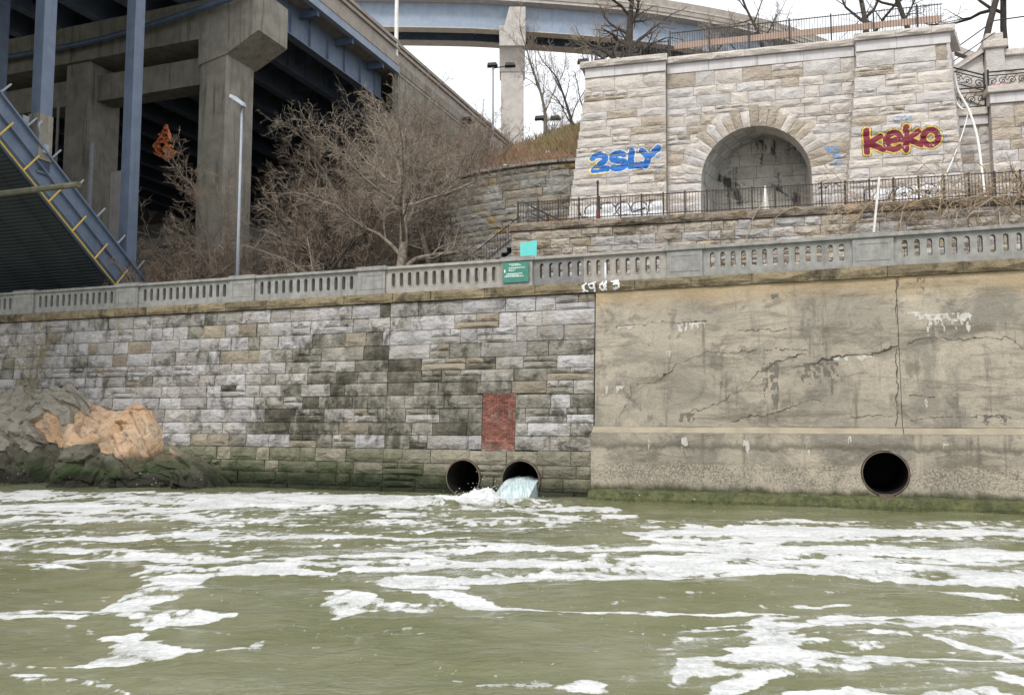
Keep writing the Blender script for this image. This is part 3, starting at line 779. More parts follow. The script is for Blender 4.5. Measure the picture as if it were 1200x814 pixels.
for i, p in enumerate(PED):
    tan = i in (99,)
    mt = M['bal_tan' if tan else 'bal_grey']
    b = MB()
    b.box((p-0.60, 0.46, 7.41), (p+0.60, 0.96, 8.33))
    o = b.build('pedestal', mt, bal, bevel=0.012)
    b = MB()                                           # raised frame round a sunk panel
    for (x0, x1, za, zb) in ((-0.5, -0.43, 7.62, 8.22), (0.43, 0.5, 7.62, 8.22), (-0.43, 0.43, 8.15, 8.22), (-0.43, 0.43, 7.62, 7.69)):
        b.box((p+x0, 0.445, za), (p+x1, 0.462, zb))
    b.box((p-0.62, 0.44, 7.412), (p+0.62, 0.98, 7.53))
    b.build('moulding', mt, o)
    b = MB(); b.box((p-0.68, 0.40, 8.335), (p+0.68, 1.02, 8.47)); b.box((p-0.64, 0.44, 8.47), (p+0.64, 0.98, 8.515))
    b.build('cap', mt, bal, bevel=0.02)
    if i == len(PED)-1: break
    q = PED[i+1]; a, e = p+0.6, q-0.6
    nsl = 13; cw = (e-a-0.3)/nsl
    tanbay = i in (5, 6)
    groups = [(0, nsl, 'bal_tan' if tanbay else 'bal_grey', tanbay)]
    if i == 6: groups = [(0, 5, 'bal_dark', False), (5, nsl, 'bal_tan', True)]
    for (k0, k1, mm, rim) in groups:
        b = MB(); cell = slot_cell(cw, 7.58, 8.30, 0.155, 7.67, 8.22, 0.56, 0.82, rim)
        for k in range(k0, k1):
            cx = a+0.15+cw*(k+0.5); n = len(b.v)
            b.v += [(x+cx, y, z) for x, y, z in cell.v]; b.f += [tuple(n+t for t in f) for f in cell.f]; b.m += cell.m
        ea = a if k0 == 0 else a+0.15+cw*k0; ee = e if k1 == nsl else a+0.15+cw*k1
        if k0 == 0: b.box((a, 0.56, 7.58), (a+0.15, 0.82, 8.30))
        if k1 == nsl: b.box((e-0.15, 0.56, 7.58), (e, 0.82, 8.30))
        b.box((ea, 0.535, 7.412), (ee, 0.86, 7.578))
        b.box((ea, 0.545, 8.302), (ee, 0.84, 8.345))
        b.build('slotted_panel', M[mm], bal)
    b = MB(); b.box((a-0.0, 0.45, 8.347), (e, 0.97, 8.43)); b.box((a, 0.50, 8.43), (e, 0.92, 8.47))
    b.build('top_rail', M['bal_tan' if i in (5, 6) else 'bal_grey'], bal, bevel=0.015)

# ================================================================ concrete section of the river wall
def concrete_mat():
    m = NT('stained_concrete')
    z = m.z()
    col = m.mix(m.remap(m.noise(0.45, 6, 0.6), 0.32, 0.68), (0.41, 0.362, 0.285), (0.31, 0.277, 0.22))
    g = m.noise(0.5, 7, 0.66, dist=1.0)
    col = m.mix(m.remap(g, 0.44, 0.62, 0, 0.8), col, (0.205, 0.19, 0.155))
    g2 = m.noise(1.2, 7, 0.72, dist=0.6)
    col = m.mix(m.remap(g2, 0.52, 0.66, 0, 0.65), col, (0.13, 0.122, 0.103))
    bd = m.noise(1.0, 6, 0.72, stretch=(0.32, 0.32, 1.9), dist=0.5)
    col = m.mix(m.remap(bd, 0.5, 0.64, 0, 0.65), col, (0.135, 0.12, 0.09))
    s = m.noise(2.4, 6, 0.68, stretch=(1.4, 1.4, 0.09))
    col = m.mix(m.remap(s, 0.55, 0.7, 0, 0.6), col, (0.10, 0.092, 0.075))
    s2 = m.noise(3.4, 5, 0.7, stretch=(1.7, 1.7, 0.16))
    col = m.mix(m.remap(s2, 0.68, 0.76, 0, 0.5), col, (0.48, 0.45, 0.40))
    # ochre runs under the coping
    zo = m.math('ADD', z, m.math('MULTIPLY', m.math('SUBTRACT', m.noise(1.0, 4), 0.5), 0.9))
    col = m.mix(m.remap(zo, 6.2, 7.0, 0, 0.6), col, (0.42, 0.305, 0.16))
    f = m.noise(26, 4, 0.75)
    col = m.mix(0.5, col, m.remap(f, 0.3, 0.7, 0.6, 1.2, False), 'MULTIPLY')
    # tide marks: a dark wet line under the ledge, pitted pale band, algae at the water
    zz = m.math('ADD', z, m.math('MULTIPLY', m.math('SUBTRACT', m.noise(2.2, 6, 0.7, stretch=(1, 1, 0.4)), 0.5), 0.55))
    up = m.remap(zz, 1.62, 1.75); dn = m.remap(zz, 1.75, 2.0, 1, 0)
    col = m.mix(m.math('MULTIPLY', m.math('MULTIPLY', up, dn), 0.7), col, (0.10, 0.092, 0.07))
    peb = m.noise(17, 4, 0.8)
    band = m.math('MULTIPLY', m.remap(zz, 0.35, 0.7), m.remap(zz, 1.1, 1.35, 1, 0))
    col = m.mix(m.math('MULTIPLY', band, m.remap(peb, 0.48, 0.6, 0, 0.8)), col, (0.40, 0.35, 0.27))
    col = m.mix(m.math('MULTIPLY', band, m.remap(peb, 0.4, 0.5, 0.65, 0)), col, (0.12, 0.105, 0.08))
    col = m.mix(m.remap(zz, 0.32, 0.6, 0.95, 0), col, (0.05, 0.052, 0.024))
    pit = m.noise(11, 5, 0.75)
    n1 = m.bump(m.noise(1.6, 7, 0.66, stretch=(1, 1, 1.5)), 0.6, 0.10)
    n2 = m.bump(pit, 0.5, 0.05, n1)
    n3 = m.bump(m.noise(45, 3, 0.7), 0.35, 0.012, n2)
    return m.done(col, 0.92, n3, spec=0.2)
M['concrete'] = concrete_mat()
M['ledge'] = plain_mat('buff_ledge', (0.32, 0.275, 0.20), (0.24, 0.205, 0.15), 1.6, 0.9, 0.3)
M['concrete_crack'] = plain_mat('crack', (0.085, 0.075, 0.06), (0.045, 0.04, 0.032), 6, 0.95, 0)
M['lime'] = plain_mat('white_lime_bloom', (0.52, 0.50, 0.46), (0.36, 0.335, 0.285), 7, 0.9, 0.3)
M['damp'] = plain_mat('damp_patch', (0.15, 0.138, 0.113), (0.115, 0.105, 0.085), 5, 0.85, 0.3)
def algae_mat():
    m = NT('green_algae')
    col = m.mix(m.remap(m.noise(3, 6, 0.7), 0.35, 0.65), (0.045, 0.055, 0.017), (0.115, 0.12, 0.042))
    col = m.mix(m.remap(m.noise(9, 5, 0.7), 0.5, 0.68, 0, 0.8), col, (0.025, 0.026, 0.013))
    vo = m.n('TexVoronoi'); m.set(vo.inputs['Vector'], m.pos); vo.inputs['Scale'].default_value = 9
    sp = m.remap(vo.outputs['Distance'], 0.12, 0.17, 1, 0)
    k = m.math('MULTIPLY', sp, m.remap(m.noise(0.9, 3), 0.5, 0.58))
    col = m.mix(k, col, (0.6, 0.6, 0.56))
    return m.done(col, 0.75, m.bump(m.noise(8, 6, 0.75), 0.9, 0.08))
M['algae'] = algae_mat()
conc = thing('concrete_river_wall', 'cracked tan concrete river wall with sloping ledge right of the stonework', 'wall', RF, (8, 0, 0))
JU = 9.62
PB = -0.06
def wall_sheet(u0, u1, z0, z1, fn, mat, name, nu, nz):
    b = MB(); idx = {}
    for j in range(nz+1):
        for i in range(nu+1):
            u = u0+(u1-u0)*i/nu; z = z0+(z1-z0)*j/nz
            idx[i, j] = len(b.v); b.v.append((u, fn(u, z), z))
    for j in range(nz):
        for i in range(nu):
            b.f.append((idx[i, j], idx[i+1, j], idx[i+1, j+1], idx[i, j+1])); b.m.append(0)
    # returns: sides, top and back
    n = len(b.v)
    b.v += [(u0, 1.2, z0), (u1, 1.2, z0), (u1, 1.2, z1), (u0, 1.2, z1)]
    b.f.append(tuple([idx[0, j] for j in range(nz, -1, -1)][::-1] + [n+3, n])); b.m.append(0)
    b.f.append(tuple([idx[nu, j] for j in range(nz+1)][::-1] + [n+1, n+2])); b.m.append(0)
    b.f.append(tuple([idx[i, nz] for i in range(nu+1)] + [n+2, n+3])); b.m.append(0)
    b.f.append((n+1, n, n+3, n+2)); b.m.append(0)
    o = b.build(name, mat, conc, smooth=False)
    return o
def cface(u, z):
    nz_ = float(fbm(np.array(u*0.9+40), np.array(z*1.6), 71, 3)) - 0.5
    p = PB + BAT*z + nz_*0.05
    if 9.75 < u < 12.0 and 6.35 < z < 6.85: p += 0.05           # spalled patch
    return p
wall_sheet(0.045, JU, 2.40, 7.05, cface, M['concrete'], 'concrete_panel', 44, 24)
wall_sheet(JU+0.016, 24, 2.40, 7.05, cface, M['concrete'], 'concrete_panel', 60, 24)
b = MB(); b.box((JU-0.05, 0.62, 2.0), (JU+0.09, 0.95, 7.0)); b.build('joint_filler', M['concrete_crack'], conc)
# ledge: sloping strip on top of the thicker base
b = MB()
for (a, e) in ((0.0, JU+0.01), (JU+0.03, 24)):
    n_ = int((e-a)/0.5)
    for i in range(n_):
        x0 = a+(e-a)*i/n_; x1 = a+(e-a)*(i+1)/n_
        b.quad((x0, -0.145, 2.20), (x1, -0.145, 2.20), (x1, PB+BAT*2.42+0.05, 2.42), (x0, PB+BAT*2.42+0.05, 2.42))
b.build('sloping_ledge', M['ledge'], conc)
P3 = (9.09, 1.03, 0.665)
bb = MB(); bb.hexa([(-0.02, -0.25, -1.2), (24, -0.25, -1.2), (24, 1.1, -1.2), (-0.02, 1.1, -1.2), (-0.02, -0.15, 2.195), (24, -0.15, 2.195), (24, 1.1, 2.195), (-0.02, 1.1, 2.195)])
bm_ = boolean_cut(bb.mesh('b', M['concrete']), [cylinder_mesh(P3[0], P3[1], P3[2]+0.02, -1, 4, 48)])
bm_.transform(Matrix.Translation((-8, 0, 0)))
if not bm_.materials: bm_.materials.append(M['concrete'])
link('wall_base', bm_, conc)
# weedy footing at the waterline
b = MB(); n_ = 150; prof = []
for i in range(n_+1):
    u = -0.02+24.02*i/n_
    w_ = -0.62+0.10*(vnoise(np.array(u*1.3), np.array(0.5), 3)-0.5)+0.05*random.uniform(-1, 1); h = 0.26+0.06*(vnoise(np.array(u*2.1), np.array(2.5), 3)-0.5)+random.uniform(-.02, .02)
    prof.append([(u, float(w_), -0.5), (u, float(w_), 0.08), (u, float(w_)+0.08, float(h)), (u, -0.42, float(h)+0.05), (u, -0.12, float(h)+0.1)])
for i in range(n_):
    for j in range(4):
        b.quad(prof[i][j], prof[i+1][j], prof[i+1][j+1], prof[i][j+1])
b.build('algae_footing', M['algae'], conc, smooth=False)

# cracks, lime runs and damp patches as thin skins that follow the concrete face
def skin(name, mat, test, u0, u1, z0, z1, step, parent, face, off=0.012):
    us = np.arange(u0, u1, step); zs_ = np.arange(z0, z1, step)
    UU, ZZ = np.meshgrid(us+step/2, zs_+step/2)
    keep = test(UU, ZZ)
    b = MB(); cache = {}
    def vert(i, j):
        if (i, j) not in cache:
            u = u0+i*step; z = z0+j*step
            y = face(u, z)
            if y is None: y = cache.get('last', 0.0)
            cache['last'] = y
            cache[i, j] = len(b.v); b.v.append((u, y-off, z))
        return cache[i, j]
    mi = None
    if keep.dtype != bool: mi = keep; keep = keep >= 0
    for j, i in zip(*np.nonzero(keep)):
        b.f.append((vert(i, j), vert(i+1, j), vert(i+1, j+1), vert(i, j+1))); b.m.append(int(mi[j, i]) if mi is not None else 0)
    if not b.f: return None
    return b.build(name, mat, parent)
def seg_dist(U_, Z_, pts):
    d = np.full(U_.shape, 1e9)
    for (x0, z0), (x1, z1) in zip(pts[:-1], pts[1:]):
        dx, dz = x1-x0, z1-z0; L2 = dx*dx+dz*dz or 1e-9
        t = np.clip(((U_-x0)*dx+(Z_-z0)*dz)/L2, 0, 1)
        d = np.minimum(d, np.hypot(U_-x0-t*dx, Z_-z0-t*dz))
    return d
CR = {'cracks': [([(0.77, 5.87), (1.71, 5.86), (2.33, 5.9), (3.89, 5.86)], 0.02), ([(1.47, 3.76), (2.08, 3.87), (2.81, 4.41), (3.77, 4.87), (4.93, 4.82), (5.95, 4.87), (6.94, 4.81)], 0.022), ([(3.16, 2.84), (4.1, 3.13), (4.79, 3.54), (5.37, 4.06), (5.82, 4.41), (6.94, 4.73)], 0.025), ([(6.49, 4.27), (7.14, 4.41), (7.9, 4.62), (8.53, 4.61), (9.06, 4.71), (9.56, 4.91)], 0.04), ([(4.21, 2.46), (5.12, 2.74), (6.01, 2.81), (6.68, 3.18), (7.33, 3.23)], 0.025), ([(9.88, 4.93), (10.39, 5.12), (11.18, 5.06), (12.53, 5.09), (12.97, 4.73)], 0.028), ([(4.71, 5.59), (5.62, 5.53), (6.85, 5.51)], 0.015), ([(7.95, 2.66), (8.78, 2.72), (9.39, 2.79)], 0.015), ([(9.79, 2.61), (10.48, 2.72), (11.45, 2.74), (12.86, 2.72)], 0.015), ([(0.85, 2.72), (1.1, 3.09), (1.28, 3.45), (1.32, 3.76)], 0.015), ([(9.82, 3.38), (10.51, 3.35)], 0.03), ([(9.66, 6.99), (9.58, 6.19), (9.61, 5.28), (9.54, 4.49), (9.52, 3.49), (9.46, 2.39)], 0.03)], 'runs': [(3.36, 5.86, 0.47, 0.39, 'lime'), (2.97, 5.81, 0.1, 1.16, 'lime'), (0.72, 3.77, 0.37, 0.37, 'lime'), (1.96, 2.06, 0.05, 0.72, 'lime'), (3.13, 2.07, 0.12, 0.71, 'lime'), (5.05, 2.0, 0.12, 0.57, 'lime'), (6.91, 2.1, 0.06, 0.73, 'lime'), (8.12, 2.14, 0.06, 0.55, 'lime'), (2.57, 4.93, 0.1, 0.27, 'lime'), (10.79, 1.95, 0.14, 0.24, 'lime'), (10.31, 3.26, 0.05, 0.65, 'lime'), (10.87, 5.85, 0.88, 0.67, 'lime'), (10.12, 5.94, 0.41, 0.29, 'lime'), (8.64, 4.61, 0.31, 0.19, 'lime'), (7.9, 4.58, 0.32, 0.16, 'lime'), (1.08, 5.82, 0.38, 0.15, 'lime'), (11.95, 4.98, 0.06, 0.15, 'lime'), (5.83, 4.46, 0.31, 1.97, 'damp'), (3.16, 2.84, 0.31, 0.43, 'damp'), (7.36, 4.43, 0.64, 1.03, 'damp'), (12.12, 2.77, 0.37, 0.38, 'damp'), (10.32, 7.0, 0.14, 0.45, 'damp'), (11.85, 6.81, 0.1, 0.4, 'damp'), (6.01, 6.71, 0.15, 0.48, 'damp')]}
for k, (pts, wd) in enumerate(CR['cracks']):
    us = [p[0] for p in pts]; zs_ = [p[1] for p in pts]
    def test(U_, Z_, pts=pts, wd=wd, k=k):
        wu = U_ + (fbm(U_*5, Z_*5, 80+k, 3)-0.5)*0.16; wz = Z_ + (fbm(U_*5, Z_*5, 90+k, 3)-0.5)*0.22
        return seg_dist(wu, wz, pts) < (0.72 if wd > 0.035 else 0.5)*wd*np.clip(1.9*fbm(U_*1.6, Z_*1.6, 99+k, 3)-0.25, 0.0, 1.3)
    skin('crack', M['concrete_crack'], test, min(us)-.15, max(us)+.15, min(zs_)-.2, max(zs_)+.2, 0.012, conc, cface, 0.014)
for k, (x, z, w_, h, kind) in enumerate(CR['runs']):
    def test(U_, Z_, x=x, z=z, w_=w_, h=h, k=k):
        t = np.clip((z-Z_)/h, 0, 1)
        col_ = fbm(U_*9, U_*0+k, 120+k, 3)
        return (np.abs(U_-x) < w_*(0.6+0.4*fbm(U_*4, Z_*4, 130+k, 2))) & (t < col_*1.35-0.12) & (Z_ < z+0.03*(col_-0.5)) & (fbm(U_*13, Z_*8, 140+k, 3) > 0.40+0.22*t)
    fc = cface if z > 2.4 else (lambda u, zz: -0.25+(zz+1.2)*(0.10/3.395))
    skin('lime_run' if kind == 'lime' else 'damp_patch', M[kind], test, x-w_-.05, x+w_+.05, z-h-.05, z+.05, 0.02, conc, fc, 0.010)

# ================================================================ outfall pipes
def pipe(u, z, r, v0, label, spout=False):
    t = thing('outfall_pipe', label, 'pipe', RF, (u, v0, z-r))
    n = 40; b = MB(); b2 = MB()
    def ring(rad, v): return [(u+rad*math.cos(2*math.pi*i/n), v, z+rad*math.sin(2*math.pi*i/n)) for i in range(n)]
    A, B_, C_, D_ = ring(r, v0), ring(r-0.035, v0), ring(r, v0+1.0), ring(r-0.035, v0+4.5)
    for i in range(n):
        j = (i+1) % n
        b.quad(A[i], A[j], B_[j], B_[i]); b.quad(A[j], A[i], C_[i], C_[j]); b2.quad(B_[i], B_[j], D_[j], D_[i])
    b2.poly(D_[::-1])
    b.build('steel_rim', M['rust'], t, smooth=False); b2.build('pipe_bore', M['pipe_in'], t, smooth=True)
    if spout:
        b = MB(); b.box((u-0.2, v0-0.16, z-r-0.06), (u+0.2, v0+0.1, z-r+0.05)); b.box((u-0.23, v0-0.30, z-r-0.13), (u+0.23, v0+0.1, z-r-0.065))
        b.build('drip_sill', M['rust'], t)
    return t
pipe(PIPES[0][0], PIPES[0][1], PIPES[0][2], -0.20, 'dry open steel pipe beside the gushing one under the brick panel')
pipe(PIPES[1][0], PIPES[1][1], PIPES[1][2], -0.20, 'steel pipe gushing blue-white water into the river')
pipe(P3[0], P3[1], P3[2], -0.24, 'black round drain pipe in the concrete wall', True)

M['rust_stain'] = plain_mat('rust_stain', (0.13, 0.055, 0.025), (0.07, 0.035, 0.02), 7, 0.9, 0.2)
def _rt(U_, Z_):
    return (np.abs(U_-P3[0]) < 0.10+0.12*fbm(U_*6, Z_*3, 4, 3)) & (fbm(U_*14, Z_*3, 6, 3) > 0.42)
skin('rust_stain', M['rust_stain'], _rt, P3[0]-.3, P3[0]+.3, 0.02, 0.36, 0.015, conc, lambda u, z: -0.25+(z+1.2)*(0.10/3.395), 0.008)

# gushing water
def water_white():
    m = NT('gushing_water')
    st = m.noise(6, 5, 0.7, stretch=(2.2, 0.35, 0.35))
    col = m.mix(m.remap(st, 0.38, 0.62), (0.36, 0.50, 0.52), (0.66, 0.71, 0.71))
    return m.done(col, 0.25, m.bump(m.noise(8, 5, 0.7, stretch=(2.2, 0.4, 0.4)), 0.9, 0.08))
M['gush'] = water_white()
def splash_mat():
    m = NT('white_water')
    col = m.mix(m.remap(m.noise(8, 5, 0.7), 0.35, 0.65), (0.55, 0.58, 0.55), (0.82, 0.83, 0.82))
    return m.done(col, 0.8, m.bump(m.noise(14, 5, 0.75), 1.0, 0.06))
M['splash'] = splash_mat()
u0, z0, r0 = PIPES[1]
b = MB(); nu, nt = 28, 26; idx = {}
rng = np.random.RandomState(9)
for j in range(nt+1):
    t = j/nt
    v = 0.6 - 2.35*t
    fall = max(0, t-0.30)/0.7
    for i in range(nu+1):
        s = -1+2*i/nu
        half = (r0-0.05)*(0.93+0.10*fall)
        ztop = z0+0.10 - 0.78*fall**1.6 - 0.10*t
        zz = ztop - (0.10+0.42*fall)*abs(s)**2.2 + 0.12*(vnoise(np.array(s*5.0), np.array(t*2.0), 6)-0.5) + 0.05*(vnoise(np.array(s*13.0), np.array(t*5.0), 7)-0.5)
        idx[i, j] = len(b.v); b.v.append((u0+s*half - 0.35*fall*t, v, float(zz)))
for j in range(nt):
    for i in range(nu):
        b.f.append((idx[i, j], idx[i+1, j], idx[i+1, j+1], idx[i, j+1])); b.m.append(0)
# curtain down to the river on both sides and in front
for j in range(nt):
    for i, sgn in ((0, 1), (nu, -1)):
        p, q = b.v[idx[i, j]], b.v[idx[i, j+1]]
        b.quad(p, q, (q[0], q[1], -0.15), (p[0], p[1], -0.15))
for i in range(nu):
    p, q = b.v[idx[i, nt]], b.v[idx[i+1, nt]]
    b.quad(p, q, (q[0], q[1]-.1, -0.2), (p[0], p[1]-.1, -0.2))
tag(b.build('gushing_water', M['gush'], None, RF, (u0, -0.2, 0), smooth=True), 'blue-white water gushing from the right-hand steel pipe', 'water', kind='stuff')
# splash: heap of ragged white water and thrown drops
b = MB(); rr = random.Random(8)
NUs, NVs = 90, 30; idx = {}
for j in range(NVs+1):
    for i in range(NUs+1):
        u = -7.6+6.0*i/NUs; v = -3.6+3.2*j/NVs
        g = math.exp(-((u+3.3)/0.6)**2-((v+1.75)/0.6)**2)*0.42 + math.exp(-((u+4.4)/0.8)**2-((v+1.9)/0.6)**2)*0.16 + 0.10*math.exp(-((u+5.6)/1.0)**2-((v+2.0)/.6)**2)
        h = g*(0.35+1.3*float(fbm(np.array(u*3.6), np.array(v*3.6), 15, 4))) - 0.10
        idx[i, j] = len(b.v); b.v.append((u+rr.uniform(-.02, .02), v+rr.uniform(-.02, .02), h+rr.uniform(-.5, 1)*0.06*max(0, g)*2))
for j in range(NVs):
    for i in range(NUs):
        q = (idx[i, j], idx[i+1, j], idx[i+1, j+1], idx[i, j+1])
        if max(b.v[t][2] for t in q) > -0.06: b.f.append(q); b.m.append(0)
for k in range(170):
    u = rr.gauss(-3.4, 0.6); v = rr.gauss(-1.7, 0.4); g = math.exp(-((u+3.3)/0.7)**2)
    z = abs(rr.gauss(0, 0.22))*(0.35+g) + 0.04; s = rr.uniform(0.005, 0.014)
    b.hexa([(u+s*a, v+s*c, z+s*d) for a, c, d in ((-1,-1,-.6),(1,-.7,-.8),(.8,1,-.6),(-1,.8,-.9),(-.7,-.8,.8),(.9,-1,.6),(1,.7,.9),(-.8,1,.7))])
tag(b.build('splash', M['splash'], None, RF, (-3.6, -1.7, 0)), 'white splash where the outfall hits the river', 'splash', kind='stuff')
# ================================================================ terrace wall beyond the road
terrace = thing('terrace_wall', 'low rough stone terrace wall carrying the picket fence behind the balustrade', 'wall', WF, (0, 0, 7))
b = MB(); b.box((-10.9, 0.05, 6.9), (30, 0.9, 11.86)); b.build('mortar_core', M['mortar'], terrace)
ts = StoneSet(); rng = random.Random(41)
tz = [9.3, 9.75, 10.15, 10.55, 10.95, 11.4, 11.85]
for j in range(len(tz)-1):
    for a, b_, c, d in courses(-10.9, 22, tz[j:j+2], 0.5, 1.5, 0.1, rng, bounds=lambda z: (-10.9, 30)):
        ts.add((a+b_)/2, rng.uniform(-0.03, 0.02), (c+d)/2, b_-a, d-c, rng.choice(['terr_a', 'terr_a', 'terr_b']), 'rubble')
ts.place(terrace, 'stone', weight=lambda s: s[2]-0.02*abs(s[0]-1), limit=250)
cs = StoneSet(); u = -11.0
while u < 30:
    ln = rng.uniform(1.3, 2.3); cs.add(u+ln/2, -0.10+rng.uniform(-.015, .015), 12.06, ln-0.015, 0.38, 'terr_cop', 'rock'); u += ln
cs.place(terrace, 'coping_stone')
b = MB(); b.box((-11, -0.02, 11.875), (30, 0.95, 12.235)); b.build('coping_bed', M['mortar'], terrace)
b = MB(); b.box((-10.9, 0.9, 6.6), (30, 14, 12.18))
tag(b.build('terrace_floor', M['paving'], None, WF), kind='structure')

# ---------------- iron fences
def fence(name, label, fr, pts, z0, h, gap, pr, mat, post_every=2.1, posts=True, rails=(0.12, 0.95), pr_post=0.035):
    """pts: list of (u,v,zbase); pickets follow the line"""
    t = thing(name, label, 'fence', fr, (pts[0][0], pts[0][1], pts[0][2]))
    seg = []; tot = 0
    for p, q in zip(pts[:-1], pts[1:]):
        l = math.dist(p[:2], q[:2]); seg.append((tot, l, p, q)); tot += l
    def at(s):
        for t0, l, p, q in seg:
            if s <= t0+l+1e-6:
                k = (s-t0)/l; return tuple(p[i]+(q[i]-p[i])*k for i in range(3))
        return pts[-1]
    b = MB(); s = 0
    while s <= tot:
        x, y, z = at(s); b.box((x-pr, y-pr, z+0.03), (x+pr, y+pr, z+h)); s += gap
    o = b.build('pickets', mat, t); o['kind'] = 'stuff'
    for rl in rails:
        b = MB()
        for _, l, p, q in seg:
            zz = h*rl
            b.hexa([(p[0], p[1]-.02, p[2]+zz), (q[0], q[1]-.02, q[2]+zz), (q[0], q[1]+.02, q[2]+zz), (p[0], p[1]+.02, p[2]+zz),
                    (p[0], p[1]-.02, p[2]+zz+.04), (q[0], q[1]-.02, q[2]+zz+.04), (q[0], q[1]+.02, q[2]+zz+.04), (p[0], p[1]+.02, p[2]+zz+.04)])
        b.build('rail', mat, t)
    s = 0
    while s <= tot+0.01 and posts:
        x, y, z = at(min(s, tot)); b = MB(); b.box((x-pr_post, y-pr_post, z-0.02), (x+pr_post, y+pr_post, z+h+0.05)); b.build('post', mat, t); s += post_every
    return t
fence('picket_fence', 'brown iron picket fence standing on the terrace wall coping', WF, [(-10.6, 0.2, 12.25), (30, 0.2, 12.25)], 12.25, 1.13, 0.135, 0.011, M['iron_brown'], 1.02)

# ================================================================ arched facade
pav = thing('arched_stone_facade', 'tall pale rock-faced stone facade with a deep arched niche and battered end pilasters', 'wall', WF, (1, 4, 12.2))
ACU, ASZ, AR = 0.94, 14.85, 2.71
PZ = 20.72
b = MB()
b.box((-7.6, 4.06, 11.9), (ACU-AR, 10, PZ)); b.hexa([(ACU+AR, 4.06, 11.9), (10.05, 4.06, 11.9), (11.6, 10, 11.9), (ACU+AR, 10, 11.9), (ACU+AR, 4.06, PZ), (10.05, 4.06, PZ), (11.3, 10, PZ), (ACU+AR, 10, PZ)])
b.box((ACU-AR, 4.06, ASZ+AR+0.02), (ACU+AR, 10, PZ))
NA = 28
arcp = [(ACU+AR*math.cos(math.pi-math.pi*i/NA), ASZ+AR*math.sin(math.pi-math.pi*i/NA)) for i in range(NA+1)]
for i in range(NA):
    (x0, z0), (x1, z1) = arcp[i], arcp[i+1]
    b.prism([(x0, 4.06, z0), (x1, 4.06, z1), (x1, 4.06, ASZ+AR+0.02), (x0, 4.06, ASZ+AR+0.02)], (0, 1.0, 0))
b.build('mortar_core', M['pav_mortar'], pav)
# pilaster cores (battered)
def pil_bounds(side, z):
    t = (z-12.2)/(20.72-12.2)
    if side == 'L': return (-8.78+t*1.10, -3.52+t*0.05)
    return (5.05+t*0.82, 10.48-t*0.42)
def pil_v(z): return 3.28+(z-12.2)/8.5*0.24
for sd in 'LR':
    a0, a1 = pil_bounds(sd, 12.0); b0, b1 = pil_bounds(sd, PZ)
    sk = 0.75 if sd == 'R' else -0.2
    b = MB(); g = 0.05
    b.hexa([(a0+g, pil_v(12.0)+.06, 11.9), (a1-g, pil_v(12.0)+.06, 11.9), (a1-g+sk, 6.2, 11.9), (a0+g, 6.2, 11.9), (b0+g, pil_v(PZ)+.06, PZ), (b1-g, pil_v(PZ)+.06, PZ), (b1-g+sk, 6.2, PZ), (b0+g, 6.2, PZ)])
    b.build('pilaster_core', M['pav_mortar'], pav)
ps = StoneSet(); rng = random.Random(77)
pz = [12.2]
while pz[-1] < PZ-0.3: pz.append(pz[-1]+rng.choice([0.42, 0.5, 0.56, 0.62]))
pz[-1] = PZ
def pmat():
    return rng.choices(['pav_a', 'pav_b', 'pav_c'], [0.52, 0.32, 0.16])[0]
for j in range(len(pz)-1):
    zc = (pz[j]+pz[j+1])/2
    for sd in 'LR':
        for a, e, c, d in courses(0, 0, pz[j:j+2], 0.8, 1.9, 0.10, rng, bounds=lambda z, sd=sd: pil_bounds(sd, z)):
            ps.add((a+e)/2, pil_v((c+d)/2)+rng.uniform(-.02, .02), (c+d)/2, e-a, d-c, pmat(), 'pitch', -0.028)
    mL, mR = pil_bounds('L', zc)[1]+0.0, pil_bounds('R', zc)[0]
    spans = [(mL, mR)]
    ex = None
    if pz[j] < ASZ: ex = AR
    else:
        h = pz[j]-ASZ+0.0
        rr_ = AR+0.45
        if h < rr_: ex = math.sqrt(max(0, rr_**2-h*h))
    if pz[j] < ASZ and pz[j+1] > ASZ: ex = AR+0.03
    if ex: spans = [(mL, ACU-ex), (ACU+ex, mR)]
    for sp in spans:
        if sp[1]-sp[0] < 0.15: continue
        for a, e, c, d in courses(0, 0, pz[j:j+2], 0.7, 1.8, 0.08, rng, bounds=lambda z, sp=sp: sp):
            ps.add((a+e)/2, 4.0+rng.uniform(-.02, .02), (c+d)/2, e-a, d-c, pmat(), 'pitch')
pav_bvh = ps.bvh()
ps.place(pav, 'stone', limit=295)
# voussoirs
NV = 23
vr_ = random.Random(6)
for i in range(NV):
    t0 = math.pi-math.pi*i/NV-0.004; t1 = math.pi-math.pi*(i+1)/NV+0.004
    ro = AR+(1.12 if i % 2 else 0.86)+vr_.uniform(-.06, .06)
    b = MB(); nr = 4; nt_ = 3; idx = {}
    for k in range(nr+1):
        for q in range(nt_+1):
            r = AR+(ro-AR)*k/nr; t = t0+(t1-t0)*q/nt_
            e = k in (0, nr) or q in (0, nt_)
            y = 3.955 if e else 3.955-vr_.uniform(0.02, 0.07)
            idx[k, q] = len(b.v); b.v.append((ACU+r*math.cos(t), y, ASZ+r*math.sin(t)))
    for k in range(nr):
        for q in range(nt_): b.f.append((idx[k, q], idx[k, q+1], idx[k+1, q+1], idx[k+1, q])); b.m.append(0)
    ring = [idx[0, q] for q in range(nt_+1)]+[idx[k, nt_] for k in range(1, nr+1)]+[idx[nr, q] for q in range(nt_-1, -1, -1)]+[idx[k, 0] for k in range(nr-1, 0, -1)]
    n = len(b.v); b.v += [(b.v[k][0], 4.3, b.v[k][2]) for k in ring]
    for a in range(len(ring)):
        c = (a+1) % len(ring); b.f.append((ring[c], ring[a], n+a, n+c)); b.m.append(0)
    b.build('voussoir', M[vr_.choice(['pav_a', 'pav_a', 'pav_b', 'pav_c'])], pav)
